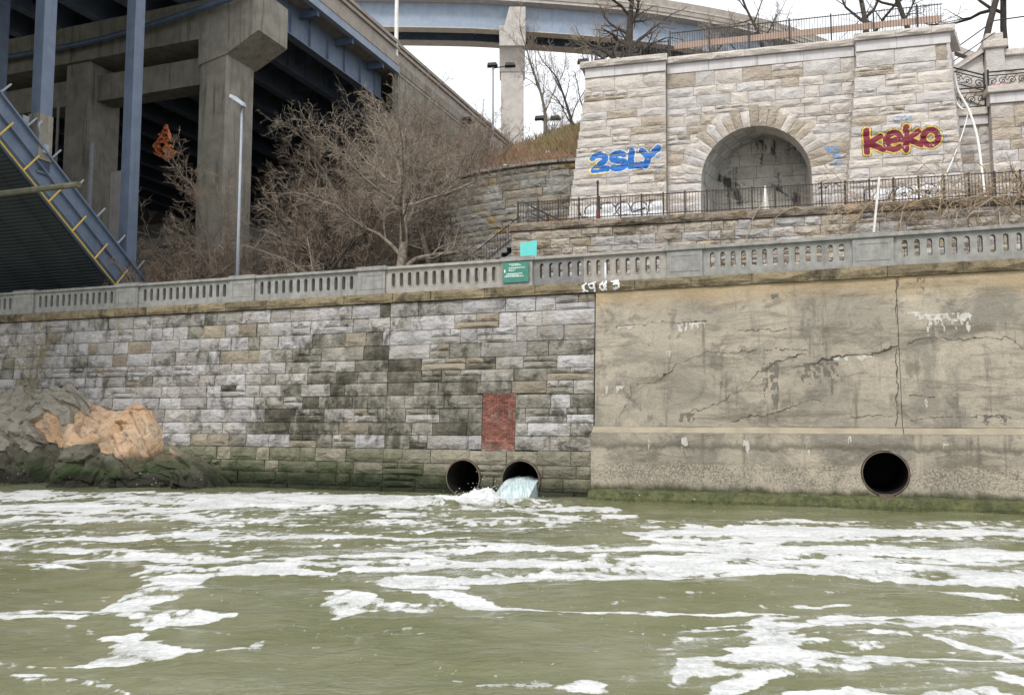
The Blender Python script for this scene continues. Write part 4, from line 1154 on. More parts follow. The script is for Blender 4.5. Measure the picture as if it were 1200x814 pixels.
# niche: vault of dressed blocks and a sooty back wall
ND, NSK = 2.3, 0.72
vault = [(ACU-AR, 12.18)]+arcp+[(ACU+AR, 12.18)]
nb = 5
segs = []
for (z0, z1) in ((12.18, 12.9), (12.9, 13.6), (13.6, 14.25), (14.25, 14.85)): segs.append(((ACU-AR, z0), (ACU-AR, z1)))
for i in range(0, NA, 2): segs.append((arcp[i], arcp[i+1], arcp[i+2]))
for (z0, z1) in ((14.85, 14.25), (14.25, 13.6), (13.6, 12.9), (12.9, 12.18)): segs.append(((ACU+AR, z0), (ACU+AR, z1)))
for si, sg in enumerate(segs):
    off = 0.5*(si % 2)/nb
    cuts = [0]+[min(1, max(0, (k+0.5*(si % 2))/nb)) for k in range(1, nb)]+[1]
    for k in range(len(cuts)-1):
        d0, d1 = cuts[k], cuts[k+1]
        if d1-d0 < 0.02: continue
        b = MB(); g = 0.006
        P_ = lambda p, d: (p[0]+NSK*d, 4.06+ND*d, p[1])
        for q in range(len(sg)-1):
            a, e = sg[q], sg[q+1]
            lx, lz = e[0]-a[0], e[1]-a[1]; ll = math.hypot(lx, lz); sh = 0.008/ll
            if q == 0: a = (a[0]+lx*sh, a[1]+lz*sh)
            if q == len(sg)-2: e = (e[0]-lx*sh, e[1]-lz*sh)
            b.quad(P_(a, d0+g), P_(a, d1-g), P_(e, d1-g), P_(e, d0+g))
        b.build('vault_stone', M['niche_smooth'], pav)
b = MB()
for i in range(len(vault)-1):
    a, e = vault[i], vault[i+1]
    b.quad((a[0]+(a[0]-ACU)*.012, 4.06, a[1]+.02), (a[0]+NSK+(a[0]-ACU)*.012, 4.06+ND, a[1]+.02), (e[0]+NSK+(e[0]-ACU)*.012, 4.06+ND, e[1]+.02), (e[0]+(e[0]-ACU)*.012, 4.06, e[1]+.02))
b.build('vault_backing', M['mortar'], pav)
b = MB(); b.box((ACU-AR-0.2, 4.06+ND+0.05, 12.1), (ACU+AR+NSK+0.2, 4.06+ND+0.4, ASZ+AR+0.2)); b.build('niche_backing', M['mortar'], pav)
ns = StoneSet(); nz_ = [12.2, 12.9, 13.55, 14.2, 14.85, 15.5, 16.15, 16.8, 17.6]
for j in range(len(nz_)-1):
    h = max(0, nz_[j]-ASZ); ex = math.sqrt(max(0.01, (AR+0.15)**2-h*h))
    for a, e, c, d in courses(0, 0, nz_[j:j+2], 0.9, 1.6, 0.0, rng, bounds=lambda z, ex=ex: (ACU+NSK-ex, ACU+NSK+ex)):
        ns.add((a+e)/2, 4.06+ND+rng.uniform(-.01, .01), (c+d)/2, e-a, d-c, 'niche', 'flat')
ns.place(pav, 'niche_stone')
# smooth frieze and rough coping
def band(u0, u1, v0, z0, z1, mat, name, sk=0.0, ln=(1.6, 2.6), kind=None):
    u = u0
    while u < u1-0.01:
        e = u+rng.uniform(*ln)
        if u1-e < ln[0]*0.6: e = u1
        b = MB(); b.box((u+.006, v0, z0), (e-.006, v0+0.9, z1)); b.build(name, mat, pav, bevel=0.01); u = e
band(-7.72, -3.46, 3.44, PZ+0.01, 21.24, M['pav_smooth'], 'frieze_block')
band(-3.44, 5.82, 3.96, PZ+0.01, 21.24, M['pav_smooth'], 'frieze_block')
band(5.84, 10.12, 3.44, PZ+0.01, 21.24, M['pav_smooth'], 'frieze_block')
cs = StoneSet()
for (u0, u1, v0) in ((-7.95, -3.36, 3.28), (-3.34, 5.72, 3.80), (5.74, 10.3, 3.28)):
    u = u0
    while u < u1-0.01:
        e = u+rng.uniform(1.5, 2.4)
        if u1-e < 0.9: e = u1
        cs.add((u+e)/2, v0, 21.42, e-u-0.012, 0.34, 'pav_a', 'rock'); u = e
cs.place(pav, 'coping_stone')
b = MB(); b.box((-7.9, 3.36, 21.262), (-3.4, 6, 21.58)); b.box((-3.38, 3.88, 21.262), (5.76, 6, 21.58)); b.hexa([(5.78, 3.36, 21.262), (10.25, 3.36, 21.262), (11.2, 6, 21.262), (5.78, 6, 21.262), (5.78, 3.36, 21.58), (10.25, 3.36, 21.58), (11.2, 6, 21.58), (5.78, 6, 21.58)])
b.build('coping_bed', M['pav_smooth'], pav)
# right flank of the facade, rough
fs = StoneSet()
for j in range(len(pz)-1):
    zc = (pz[j]+pz[j+1])/2; u1 = pil_bounds('R', zc)[1]
    fs.add(u1+0.36, 4.75, zc, 2.7, pz[j+1]-pz[j]-0.012, 'pav_b', 'pitch', 0, math.atan2(2.72, 0.75))
fs.place(pav, 'flank_stone')

# ---------------- graffiti, sprayed on the stones
def strokes_skin(name, label, parent, layers, bvh, u0, u1, z0, z1, vstart, step=0.028, off=0.007, rag=0.02):
    """layers: list of (polylines, radius, material), later ones on top; each polyline [(u,z),...]"""
    mats = [l[2] for l in layers]
    def face(u, z):
        h = bvh.ray_cast(Vector((u, vstart, z)), Vector((0, 1, 0)))
        return h[0].y if h[0] is not None else None
    def test(U_, Z_):
        out = np.full(U_.shape, -1)
        jx = (fbm(U_*9, Z_*9, 5, 2)-0.5)*rag*2
        for i, (pl, r, _) in enumerate(layers):
            d = np.full(U_.shape, 1e9)
            for p in pl: d = np.minimum(d, seg_dist(U_, Z_, p))
            out = np.where(d+jx < r, i, out)
        out = np.where(fbm(U_*7, Z_*7, 44, 4) < 0.26, -1, out)
        return out
    o = skin(name, mats, test, u0, u1, z0, z1, step, parent, face, off)
    if o is not None: o['label'] = label
    return o
def arc(cx, cz, rx, rz, a0, a1, n=14):
    return [(cx+rx*math.cos(R_(a0+(a1-a0)*i/n)), cz+rz*math.sin(R_(a0+(a1-a0)*i/n))) for i in range(n+1)]
# maroon letters k e k o with yellow edge
def shift(pl, du, dz, sl=0.045, s=1.0): return [[(u*s+du, z*s+dz+sl*(u*s)) for u, z in p] for p in pl]
kk = [[(0.12, 0.05), (0.12, 1.15)], [(0.75, 0.80), (0.2, 0.50)], [(0.2, 0.5), (0.85, 0.12)]]
kk2 = [[(0.12, 0.0), (0.18, 1.15)], [(0.70, 0.86), (0.22, 0.52)], [(0.22, 0.52), (0.82, 0.18)]]
ee = [arc(0.42, 0.48, 0.36, 0.42, 5, 310), [(0.1, 0.50), (0.78, 0.53)]]
oo = [arc(0.42, 0.5, 0.34, 0.38, 0, 360)]
KB = 15.52
let = shift(kk, 6.05, KB) + shift(ee, 6.98, KB+0.03) + shift(kk2, 7.80, KB+0.04) + shift(oo, 8.62, KB+0.06)
strokes_skin('graffiti', 'maroon and yellow graffiti reading keko', pav, [(let, 0.235, M['p_black']), (let, 0.215, M['p_yellow']), (let, 0.145, M['p_maroon'])], pav_bvh, 5.6, 9.9, 14.9, 17.4, 1.5)
# blue letters 2 S L Y
two = [arc(0.42, 0.72, 0.34, 0.22, 160, -40)+[(0.15, 0.18)], [(0.15, 0.16), (0.85, 0.2)]]
ss = [arc(0.45, 0.72, 0.33, 0.2, 40, 215, 10)+arc(0.45, 0.32, 0.36, 0.2, 80, -140, 12)]
ll_ = [[(0.22, 0.98), (0.14, 0.18), (0.72, 0.2)]]
yy = [[(0.05, 0.92), (0.38, 0.52)], [(0.88, 1.0), (0.38, 0.52), (0.22, 0.1)]]
BB = 15.50
let2 = shift(two, -7.42, BB, 0.02) + shift(ss, -6.42, BB+0.04, 0.02) + shift(ll_, -5.48, BB+0.06, 0.02) + shift(yy, -4.78, BB+0.10, 0.02)
yel = shift(two, -7.46, BB-0.03, 0.02)
strokes_skin('graffiti', 'blue and white graffiti reading 2SLY', pav, [(yel, 0.25, M['p_yellow']), (let2, 0.215, M['p_white']), (let2, 0.17, M['p_blue']), ([[(-7.3, 15.73), (-7.0, 15.72)], [(-7.35, 16.0), (-7.1, 15.95)]], 0.03, M['p_yellow'])], pav_bvh, -7.9, -3.5, 15.0, 17.1, 1.5)
# white throw-ups low down behind the fence
thr = [arc(-7.3+0.85*i, 13.42, 0.30, 0.22, 0, 360) for i in range(5)]
lines = [[(-8.1, 13.75), (-7.95, 13.2), (-7.6, 13.18)], arc(-7.3, 13.45, 0.45, 0.38, 200, 20), arc(-6.6, 13.45, 0.5, 0.42, 20, 190), arc(-5.75, 13.5, 0.38, 0.36, 0, 300), [(-6.2, 13.22), (-5.9, 13.62)], arc(-4.9, 13.44, 0.42, 0.4, 30, 190), [(-5.2, 13.32), (-4.6, 13.47)], [(-4.5, 13.1), (-4.35, 13.85)]]
strokes_skin('graffiti', 'white bubble graffiti with black outlines low on the left pilaster', pav, [(thr, 0.24, M['p_white']), (lines, 0.035, M['p_black'])], pav_bvh, -8.4, -3.7, 12.9, 14.1, 1.5)
thr = [[(6.3, 13.45), (7.6, 13.5)], arc(7.9, 13.45, 0.4, 0.2, 0, 360), arc(8.8, 13.5, 0.35, 0.18, 0, 360)]
lines = [[(5.95, 13.25), (6.0, 13.72), (6.4, 13.8), (7.5, 13.8)], [(5.95, 13.2), (6.5, 13.12), (7.2, 13.18)], arc(7.75, 13.45, 0.42, 0.33, 0, 200), [(7.0, 13.15), (7.3, 13.7)], arc(8.8, 13.5, 0.42, 0.33, -20, 200), arc(7.75, 13.38, 0.09, 0.09, 0, 360), arc(8.8, 13.42, 0.09, 0.09, 0, 360)]
strokes_skin('graffiti', 'white bubble graffiti with black outlines low on the right pilaster', pav, [(thr, 0.23, M['p_white']), (lines, 0.035, M['p_black'])], pav_bvh, 5.4, 9.6, 12.9, 14.1, 1.5)
scr = [arc(4.5+0.1*i, 16.0-0.07*i, 0.45-0.06*i, 0.22, 150+20*i, -120, 10) for i in range(4)] + [[(4.0, 15.75), (4.4, 16.1), (4.8, 15.8), (5.0, 15.95)], [(4.6, 15.3), (4.9, 15.45), (4.7, 15.2), (5.0, 15.25)], [(3.95, 15.6), (4.6, 15.75), (5.05, 15.62)]]
strokes_skin('graffiti', 'faint pale blue scribble beside the arch', pav, [(scr, 0.018, M['p_lblue'])], pav_bvh, 3.7, 5.3, 14.9, 16.5, 1.5, rag=0.03)
scr = [[(4.0, 14.1), (4.15, 14.35), (4.3, 14.1), (4.45, 14.35), (4.6, 14.12), (4.75, 14.32), (4.95, 14.15)], arc(4.25, 14.22, .12, .12, 0, 360, 8)]
strokes_skin('graffiti', 'small black scribble right of the arch', pav, [(scr, 0.025, M['p_black'])], pav_bvh, 3.8, 5.1, 13.9, 14.5, 1.5, rag=0.02)
scr = [arc(7.6, 17.15, .2, .12, 0, 300, 8), [(7.75, 17.1), (7.95, 17.3), (8.0, 17.05), (8.2, 17.2)], [(9.45, 16.1), (9.65, 15.95), (9.7, 16.15), (9.85, 15.85)], [(-4.05, 15.35), (-3.95, 15.6), (-3.85, 15.35)], [(-4.4, 16.1), (-4.1, 16.35), (-3.95, 16.05), (-3.8, 16.25)]]
strokes_skin('graffiti', 'thin grey tags round the big letters', pav, [(scr, 0.02, M['p_lblue'])], pav_bvh, -4.6, 10.0, 15.2, 17.4, 1.5, step=0.03, rag=0.015)

# white paint on the coping course
ch = [[(-0.28, 7.38), (-0.40, 7.28), (-0.36, 7.10), (-0.26, 7.08)], [(0.05, 7.4), (-0.18, 7.34)], [(0.42, 7.38), (0.36, 7.26), (0.44, 7.12)], arc(-0.08, 7.28, 0.09, 0.09, 0, 360, 10), [(0.01, 7.28), (0.02, 7.1)], arc(0.32, 7.22, 0.11, 0.1, 0, 360, 10), [(0.23, 7.26), (0.32, 7.40)], [(0.85, 7.4), (0.62, 7.38)], [(0.7, 7.3), (0.88, 7.3), (0.9, 7.18), (0.72, 7.12)]]
strokes_skin('chalked_number', 'white painted figures on the coping stone', coping, [(ch, 0.036, M['p_white'])], cop_bvh, -0.6, 1.1, 7.0, 7.5, -0.5, step=0.014, rag=0.028)
b = MB(); b.box((0.33, 0.535, 7.42), (0.40, 0.555, 8.1)); b.build('white_paint_drip', M['p_white'], bal)

# ---------------- small things on the terrace
cone = thing('white_bollard', 'small white tapered marker post standing before the arched niche', 'post', WF, (1.35, 3.2, 12.18))
b = MB(); b.tube([(1.35, 3.2, 12.18), (1.35, 3.2, 13.9), (1.35, 3.2, 14.2)], [0.24, 0.09, 0.05], 10); b.build('shaft', M['white_plastic'], cone); b = MB(); b.box((1.15, 3.0, 12.185), (1.55, 3.4, 12.24)); b.build('foot', M['white_plastic'], cone)
t = thing('hydrant_standpipe', 'thin dark standpipe with red foot behind the picket fence', 'post', WF, (-6.75, 1.2, 12.18))
b = MB(); b.tube([(-6.75, 1.2, 12.18), (-6.75, 1.2, 14.35)], 0.05, 8); b.build('shaft', M['iron_brown'], t)
b = MB(); b.tube([(-6.75, 1.2, 12.18), (-6.75, 1.2, 13.0)], 0.085, 8); b.build('red_foot', plain_mat('red_paint', (0.3, 0.05, 0.03), (0.2, 0.04, 0.03), 4, 0.7, 0.1), t)
b = MB(); b.tube([(-6.75, 1.2, 14.35), (-6.75, 1.2, 14.5)], [0.09, 0.04], 8); b.build('cap', M['iron_brown'], t)

# upper fence and low brick parapet on top of the facade
b = MB(); b.box((-3.1, 5.25, 22.62), (10.2, 5.32, 22.95))
o = b.build('board_band', plain_mat('pinkish_brick', (0.5, 0.36, 0.28), (0.42, 0.3, 0.235), 5, 0.9, 0.3), None, WF, (4, 5.3, 22.6)); tag(o, 'long pinkish board band fixed behind the black fence on top of the facade', 'board')
fence('upper_fence', 'long black iron fence on top of the arched facade', WF, [(-3.3, 5.0, 21.58), (10.2, 5.0, 21.58)], 21.58, 1.9, 0.13, 0.011, M['iron'], 2.05)
fence('stair_fence', 'black iron fence around the left end of the facade top', WF, [(-7.6, 5.2, 21.58), (-5.2, 5.2, 21.58), (-3.4, 5.2, 21.58)], 21.58, 1.55, 0.16, 0.012, M['iron'], 2.1)
t = thing('handrail', 'sloping black stair handrail behind the left end of the facade top', 'handrail', WF, (-5, 6.0, 21.6))
b = MB(); b.tube([(-5.6, 6.0, 21.65), (-3.4, 6.0, 23.2)], 0.05, 6); b.build('rail', M['iron'], t); b = MB(); b.tube([(-7.6, 5.5, 23.1), (-5.9, 5.5, 21.7)], 0.05, 6); b.build('rail', M['iron'], t)

# ================================================================ stair block right of the facade
st = thing('stair_block', 'stepped pale stone stair block with copings and piers right of the arched facade', 'stairs', WF, (13, 6, 12.2))
ss_ = StoneSet()
def ashwall(u0, u1, v, z0, z1, kind='pitch'):
    z = z0
    while z < z1-0.02:
        h = rng.choice([0.45, 0.52, 0.6]); e = min(z+h, z1)
        if z1-e < 0.25: e = z1
        for a, f, c, d in courses(0, 0, [z, e], 0.7, 1.5, 0, rng, bounds=lambda q: (u0, u1)):
            ss_.add((a+f)/2, v+rng.uniform(-.012, .012), (c+d)/2, f-a, d-c, rng.choice(['pav_a', 'pav_b', 'pav_a', 'pav_c']), kind)
        z = e
ashwall(10.7, 12.4, 6.2, 12.2, 17.4)
ashwall(12.3, 28.0, 5.5, 12.2, 18.2)
ashwall(10.9, 28.0, 8.6, 18.2, 21.3)
b = MB(); b.box((10.7, 6.25, 12), (12.4, 9, 17.85)); b.box((12.35, 5.56, 12), (28, 9, 18.68)); b.box((10.9, 8.66, 17.9), (28, 12, 21.0)); b.build('stair_core', M['pav_mortar'], st)
ss_.place(st, 'stone')
def slab(a, c, name, mat='pav_a', bev=0.03):
    b = MB(); b.box(a, c); b.build(name, M[mat], st, bevel=bev)
slab((10.65, 6.05, 17.42), (12.32, 6.7, 17.86), 'frieze', 'pav_smooth', 0.01)
slab((10.6, 5.9, 17.88), (12.28, 7.0, 18.26), 'coping')
slab((12.26, 5.38, 18.22), (28.0, 6.2, 18.70), 'frieze', 'pav_smooth', 0.01)
slab((12.12, 5.2, 18.72), (28.0, 6.4, 19.06), 'coping')
# sloping stair copings
b = MB(); b.hexa([(10.75, 8.3, 20.75), (12.9, 8.3, 22.05), (12.9, 8.9, 22.05), (10.75, 8.9, 20.75), (10.75, 8.3, 21.05), (12.9, 8.3, 22.35), (12.9, 8.9, 22.35), (10.75, 8.9, 21.05)]); b.build('sloping_coping', M['pav_a'], st)
b = MB(); b.prism([(10.9, 8.55, 20.9), (12.9, 8.55, 22.0), (12.9, 8.55, 20.6), (10.9, 8.55, 20.6)], (0, 0.3, 0)); b.build('spandrel', M['pav_b'], st)
b = MB(); b.hexa([(10.6, 7.0, 19.55), (12.4, 7.0, 18.7), (12.4, 7.5, 18.7), (10.6, 7.5, 19.55), (10.6, 7.0, 19.95), (12.4, 7.0, 19.0), (12.4, 7.5, 19.0), (10.6, 7.5, 19.95)]); b.build('sloping_coping', M['pav_a'], st)
b = MB(); b.prism([(10.6, 7.1, 19.6), (12.4, 7.1, 18.75), (10.6, 7.1, 18.3)], (0, 0.3, 0)); b.build('spandrel', M['pav_smooth'], st)
for (u0, u1, v, zt, nm) in ((10.85, 11.75, 9.4, 23.3, 'pier'), (12.95, 13.85, 8.2, 22.15, 'pier')):
    b = MB(); b.box((u0, v, 18), (u1, v+0.9, zt)); o = b.build(nm, M['pav_b'], st, bevel=0.03)
    b = MB(); b.box((u0-.14, v-.14, zt+.004), (u1+.14, v+1.04, zt+0.42)); b.box((u0+.02, v+.02, zt+0.424), (u1-.02, v+.88, zt+0.85)); b.build('pier_cap', M['pav_a'], o, bevel=0.04)
slab((13.9, 8.3, 21.75), (28, 9.2, 22.1), 'coping'); slab((13.9, 8.5, 21.0), (28, 9.0, 21.74), 'frieze', 'pav_b', 0.01)
b = MB(); b.hexa([(11.8, 9.9, 22.9), (13.2, 9.9, 22.2), (13.2, 10.4, 22.2), (11.8, 10.4, 22.9), (11.8, 9.9, 23.3), (13.2, 9.9, 22.55), (13.2, 10.4, 22.55), (11.8, 10.4, 23.3)]); b.build('sloping_coping', M['pav_a'], st)
bl = [[(10.95, 21.4), (11.3, 22.2)], [(11.35, 21.5), (11.6, 22.2)], [(11.0, 22.0), (11.6, 21.9)], [(11.0, 21.6), (11.6, 21.5)], arc(11.3, 21.8, .2, .25, 0, 360, 8)]
strokes_skin('graffiti', 'blue graffiti on the left pier', st, [(bl, 0.13, M['p_white']), (bl, 0.09, M['p_blue'])], BVHTree.FromPolygons([Vector((10.8, 9.39, 20)), Vector((11.8, 9.39, 20)), Vector((11.8, 9.39, 24)), Vector((10.8, 9.39, 24))], [(0, 1, 2, 3)]), 10.87, 11.73, 21.2, 22.5, 7)
pk = [[(13.0+0.2*i, 19.9+0.1*(i % 2)), (13.15+0.2*i, 20.2-0.1*(i % 3))] for i in range(4)] + [arc(13.3, 20.0, .2, .12, 0, 360, 8)]
strokes_skin('graffiti', 'pink scribble on the stair wall', st, [(pk, 0.05, M['p_pink'])], BVHTree.FromPolygons([Vector((12.8, 8.15, 19)), Vector((14.0, 8.15, 19)), Vector((14.0, 8.15, 21)), Vector((12.8, 8.15, 21))], [(0, 1, 2, 3)]), 12.95, 13.85, 19.5, 20.5, 7, rag=0.03)
# scrolled railings
def scroll_rail(label, p, q, h, n):
    """p,q ends (u,v,z of foot)"""
    t = thing('scrolled_railing', label, 'railing', WF, p)
    P_ = lambda s, z: (p[0]+(q[0]-p[0])*s, p[1]+(q[1]-p[1])*s, p[2]+(q[2]-p[2])*s+z)
    for z in (0.08, h*0.78, h):
        b = MB(); b.tube([P_(0, z), P_(1, z)], 0.028 if z < h else 0.04, 6); b.build('rail', M['iron'], t)
    for s in (0, 1):
        b = MB(); b.tube([P_(s, -0.02), P_(s, h+0.12)], 0.05, 6); b.build('post', M['iron'], t)
    ln = math.dist(p, q)
    for i in range(n):
        b = MB(); c = (i+0.5)/n; r = min(h*0.3, ln/n*0.46); pts = []
        for k in range(22):
            a = k/21*4.4*math.pi/1.6; rr = r*(1-k/26); pts.append(P_(c+rr*math.cos(a)/ln*(1 if i % 2 else -1), h*0.43+rr*math.sin(a)))
        b.tube(pts, 0.02, 4); b.tube([P_(i/n, 0.08), P_(c, h*0.43), P_((i+1)/n, h*0.76)], 0.016, 4); b.build('scroll', M['iron'], t)
    return t
scroll_rail('black scrolled iron railing along the low coping next to the facade', (10.65, 5.6, 18.28), (12.35, 5.3, 19.08), 0.02+1.0, 4) if False else None
scroll_rail('black scrolled railing on the low coping next to the facade', (10.62, 6.1, 18.28), (12.25, 6.1, 18.28), 1.05, 4)
scroll_rail('black scrolled railing on the stone pedestal at the right edge', (12.3, 5.7, 19.08), (17.5, 5.7, 19.08), 0.85, 12)
scroll_rail('sloping black scrolled railing descending beside the right pilaster', (10.5, 6.9, 20.1), (12.45, 6.9, 19.35), 0.9, 4)
t = thing('stair_handrail', 'thin black double handrail climbing past the stone piers', 'handrail', WF, (11.0, 8.1, 21))
b = MB(); b.tube([(10.9, 8.1, 21.9), (13.4, 8.1, 23.6), (18, 8.1, 23.8)], 0.035, 6); b.build('rail', M['iron'], t); b = MB(); b.tube([(11.2, 8.1, 21.5), (13.4, 8.1, 22.95)], 0.03, 6); b.build('rail', M['iron'], t)
for k in range(4):
    b = MB(); u = 14.0+k*1.2; b.tube([(u, 8.4, 22.1), (u, 8.4, 23.8)], 0.03, 6); b.build('post', M['iron'], t)

# hoses and pipes
def tube_thing(name, label, cat, fr, pts, r, mat, sides=8):
    b = MB(); b.tube(pts, r, sides); o = b.build(name, mat, None, fr, pts[0], smooth=True); return tag(o, label, cat)
def bez(p, n=12):
    out = []; k = len(p)
    for i in range((k-1)*n+1):
        t = i/n; a = min(int(t), k-2); f = t-a
        g = lambda j: Vector(p[max(0, min(k-1, j))])
        p0, p1, p2, p3 = g(a-1), g(a), g(a+1), g(a+2)
        out.append(tuple(0.5*((2*p1)+(p2-p0)*f+(2*p0-5*p1+4*p2-p3)*f*f+(3*p1-p0-3*p2+p3)*f**3)))
    return out
tube_thing('white_hose', 'thick off-white hose hanging straight down from the stair railing', 'hose', WF, bez([(10.75, 5.6, 20.0), (10.85, 5.4, 19.0), (11.15, 4.8, 17.7), (11.25, 4.0, 16.0), (11.2, 3.2, 13.6), (11.15, 2.5, 12.3)]), 0.06, M['white_plastic'])
tube_thing('white_hose', 'thin white hose slanting from the stair railing down to the fence', 'hose', WF, bez([(11.1, 4.9, 17.6), (10.6, 4.0, 16.4), (9.8, 2.9, 14.7), (9.2, 2.1, 13.75), (8.4, 0.7, 13.2)]), 0.03, M['white_plastic'])
tube_thing('white_hose', 'short off-white hose looped beside the right pilaster top', 'hose', WF, bez([(10.55, 5.5, 19.8), (10.6, 5.5, 19.0), (10.75, 5.3, 18.3), (10.95, 5.1, 17.9)]), 0.06, M['white_plastic'])
b = MB(); b.hexa([(5.15, -0.9, 7.0), (5.24, -0.9, 7.0), (5.24, -0.81, 7.0), (5.15, -0.81, 7.0), (5.93, -0.9, 13.2), (6.02, -0.9, 13.2), (6.02, -0.81, 13.2), (5.93, -0.81, 13.2)])
tag(b.build('leaning_pole', M['white_plastic'], None, WF, (5.5, -0.85, 7)), 'white square pole leaning against the terrace wall', 'pole')

# signs
sg = thing('notice_board', 'green notice board with white lines of writing fixed on the balustrade', 'sign', RF, (-2.92, 0.41, 7.6))
b = MB(); b.box((-3.42, 0.385, 7.56), (-2.42, 0.40, 8.30)); b.build('board', M['green_sign'], sg)
rs = random.Random(2)
b = MB()
for (z, u0, u1, hgt) in ((8.21, -3.16, -2.78, .026), (8.165, -3.08, -2.70, .026), (8.075, -3.18, -2.56, .03), (8.02, -3.18, -2.90, .02), (7.975, -3.18, -2.98, .02), (7.86, -3.26, -2.66, .03), (7.81, -3.30, -2.80, .022), (7.765, -3.34, -2.60, .032)):
    u = u0
    while u < u1:
        l = rs.uniform(.02, .075); b.box((u, 0.3815, z), (min(u+l, u1), 0.384, z+hgt)); u += l+rs.uniform(.008, .02)
b.box((-3.36, 0.3815, 7.93), (-3.31, 0.384, 8.04)); b.build('writing', M['sign_white'], sg)
t = thing('turquoise_board', 'plain turquoise board sticking up behind the balustrade above the green notice', 'sign', RF, (-2.73, 1.3, 7.1))
b = MB(); b.hexa([(-3.06, 1.29, 8.60), (-2.42, 1.29, 8.62), (-2.42, 1.31, 8.62), (-3.06, 1.31, 8.60), (-3.06, 1.29, 9.18), (-2.40, 1.29, 9.24), (-2.40, 1.31, 9.24), (-3.06, 1.31, 9.18)]); b.build('board', M['teal'], t)
b = MB(); b.tube([(-2.73, 1.33, 7.09), (-2.73, 1.33, 8.62)], 0.03, 6); b.build('post', M['galv'], t)
# street lamp
t = thing('street_lamp', 'slim grey street lamp with a hooded head in front of the concrete pier', 'street lamp', RF, (-16.3, 2.0, 7.09))
b = MB(); b.tube([(-16.3, 2.0, 7.09), (-16.3, 2.0, 11.5), (-16.3, 2.0, 16.3)], [0.08, 0.068, 0.05], 10); b.build('pole', M['galv'], t, smooth=True)
b = MB(); b.tube([(-16.3, 2.0, 16.25), (-16.35, 1.9, 16.6), (-16.55, 1.8, 16.75)], 0.045, 8); b.build('arm', M['galv'], t, smooth=True)
b = MB(); b.hexa([(-16.75, 1.62, 16.70), (-16.05, 1.70, 16.22), (-16.0, 1.98, 16.22), (-16.70, 1.98, 16.70), (-16.72, 1.66, 16.86), (-16.08, 1.74, 16.42), (-16.05, 1.94, 16.42), (-16.68, 1.94, 16.86)]); o = b.build('lamp_head', M['galv'], t, bevel=0.03)
b = MB(); b.hexa([(-16.5, 1.68, 16.46), (-16.12, 1.72, 16.2), (-16.1, 1.94, 16.2), (-16.48, 1.94, 16.46), (-16.5, 1.68, 16.52), (-16.12, 1.72, 16.26), (-16.1, 1.94, 16.26), (-16.48, 1.94, 16.52)]); b.build('lens', plain_mat('lamp_lens', (0.12, 0.13, 0.13), (0.08, 0.08, 0.08), 3, 0.3, 0), o)
# ================================================================ curved retaining wall and hillside
PATH = [(4.6, 46.6), (2.5, 47.0), (0.0, 48.0), (-2.6, 49.6), (-5.0, 51.7), (-7.4, 53.6), (-10.5, 55.5), (-15, 57.4), (-22, 59.2), (-32, 61.5), (-44, 64)]
pl = bez([(x, y, 0) for x, y in PATH], 14)
cum = [0]
for p, q in zip(pl[:-1], pl[1:]): cum.append(cum[-1]+math.dist(p, q))
LEN = cum[-1]
def on_path(s):
    s = max(0, min(LEN-1e-6, s))
    lo = 0
    for i in range(len(cum)-1):
        if cum[i+1] >= s: lo = i; break
    f = (s-cum[lo])/max(1e-9, cum[lo+1]-cum[lo])
    x = pl[lo][0]+(pl[lo+1][0]-pl[lo][0])*f; y = pl[lo][1]+(pl[lo+1][1]-pl[lo][1])*f
    dx, dy = pl[lo+1][0]-pl[lo][0], pl[lo+1][1]-pl[lo][1]; l = math.hypot(dx, dy)
    return x, y, -dx/l, -dy/l          # u-like direction pointing right
def wtop(s): return 17.0 - max(0, s-12)*0.10
cw = thing('curved_rubble_wall', 'tall curved grey rubble stone retaining wall behind the stairs left of the facade', 'wall', ID, (0, 48, 7))
b = MB(); pts = []
for i in range(len(pl)):
    x, y, ux, uy = on_path(cum[i]); pts.append((x-uy*0.06, y+ux*0.06, wtop(cum[i])))
for p, q in zip(pts[:-1], pts[1:]):
    b.quad((p[0], p[1], 6.9), (q[0], q[1], 6.9), (q[0], q[1], q[2]), (p[0], p[1], p[2]))
b.build('mortar_core', M['mortar'], cw)
cset = StoneSet(); rng = random.Random(55); z = 9.6
while z < 17.0:
    h = rng.choice([0.30, 0.36, 0.42, 0.5]); s = rng.uniform(-0.5, 0)
    while s < 40:
        ln = rng.uniform(0.5, 1.5); sc = s+ln/2
        if z+h < wtop(sc)+0.1:
            x, y, ux, uy = on_path(sc)
            mt = rng.choices(['curv_a', 'curv_b', 'curv_c'], [0.62, 0.32, 0.06])[0]
            k = rng.uniform(-.03, .03)
            cset.add(x+uy*k, y-ux*k, z+h/2, ln-0.02, h-0.02, mt, 'rock', 0, math.atan2(uy, ux))
        s += ln
    z += h
cset.place(cw, 'stone', weight=lambda s: s[3]*s[4]*(1 if s[1] < 54 else 0.2)*(1.0 if s[2] > 11.5 else 0.3), limit=295)
# coping of thin slabs
for i in range(30):
    s0 = i*1.0; x, y, ux, uy = on_path(s0+0.5); b = MB()
    b.box((-0.48, -0.14, -0.02), (0.48, 0.5, 0.14)); me = b.mesh('coping_slab', M['curv_a']); o = link('coping_slab', me, cw)
    o.location = Vector((x, y, wtop(s0+0.5)))-root_base(cw); o.rotation_euler = (0, 0, math.atan2(uy, ux))

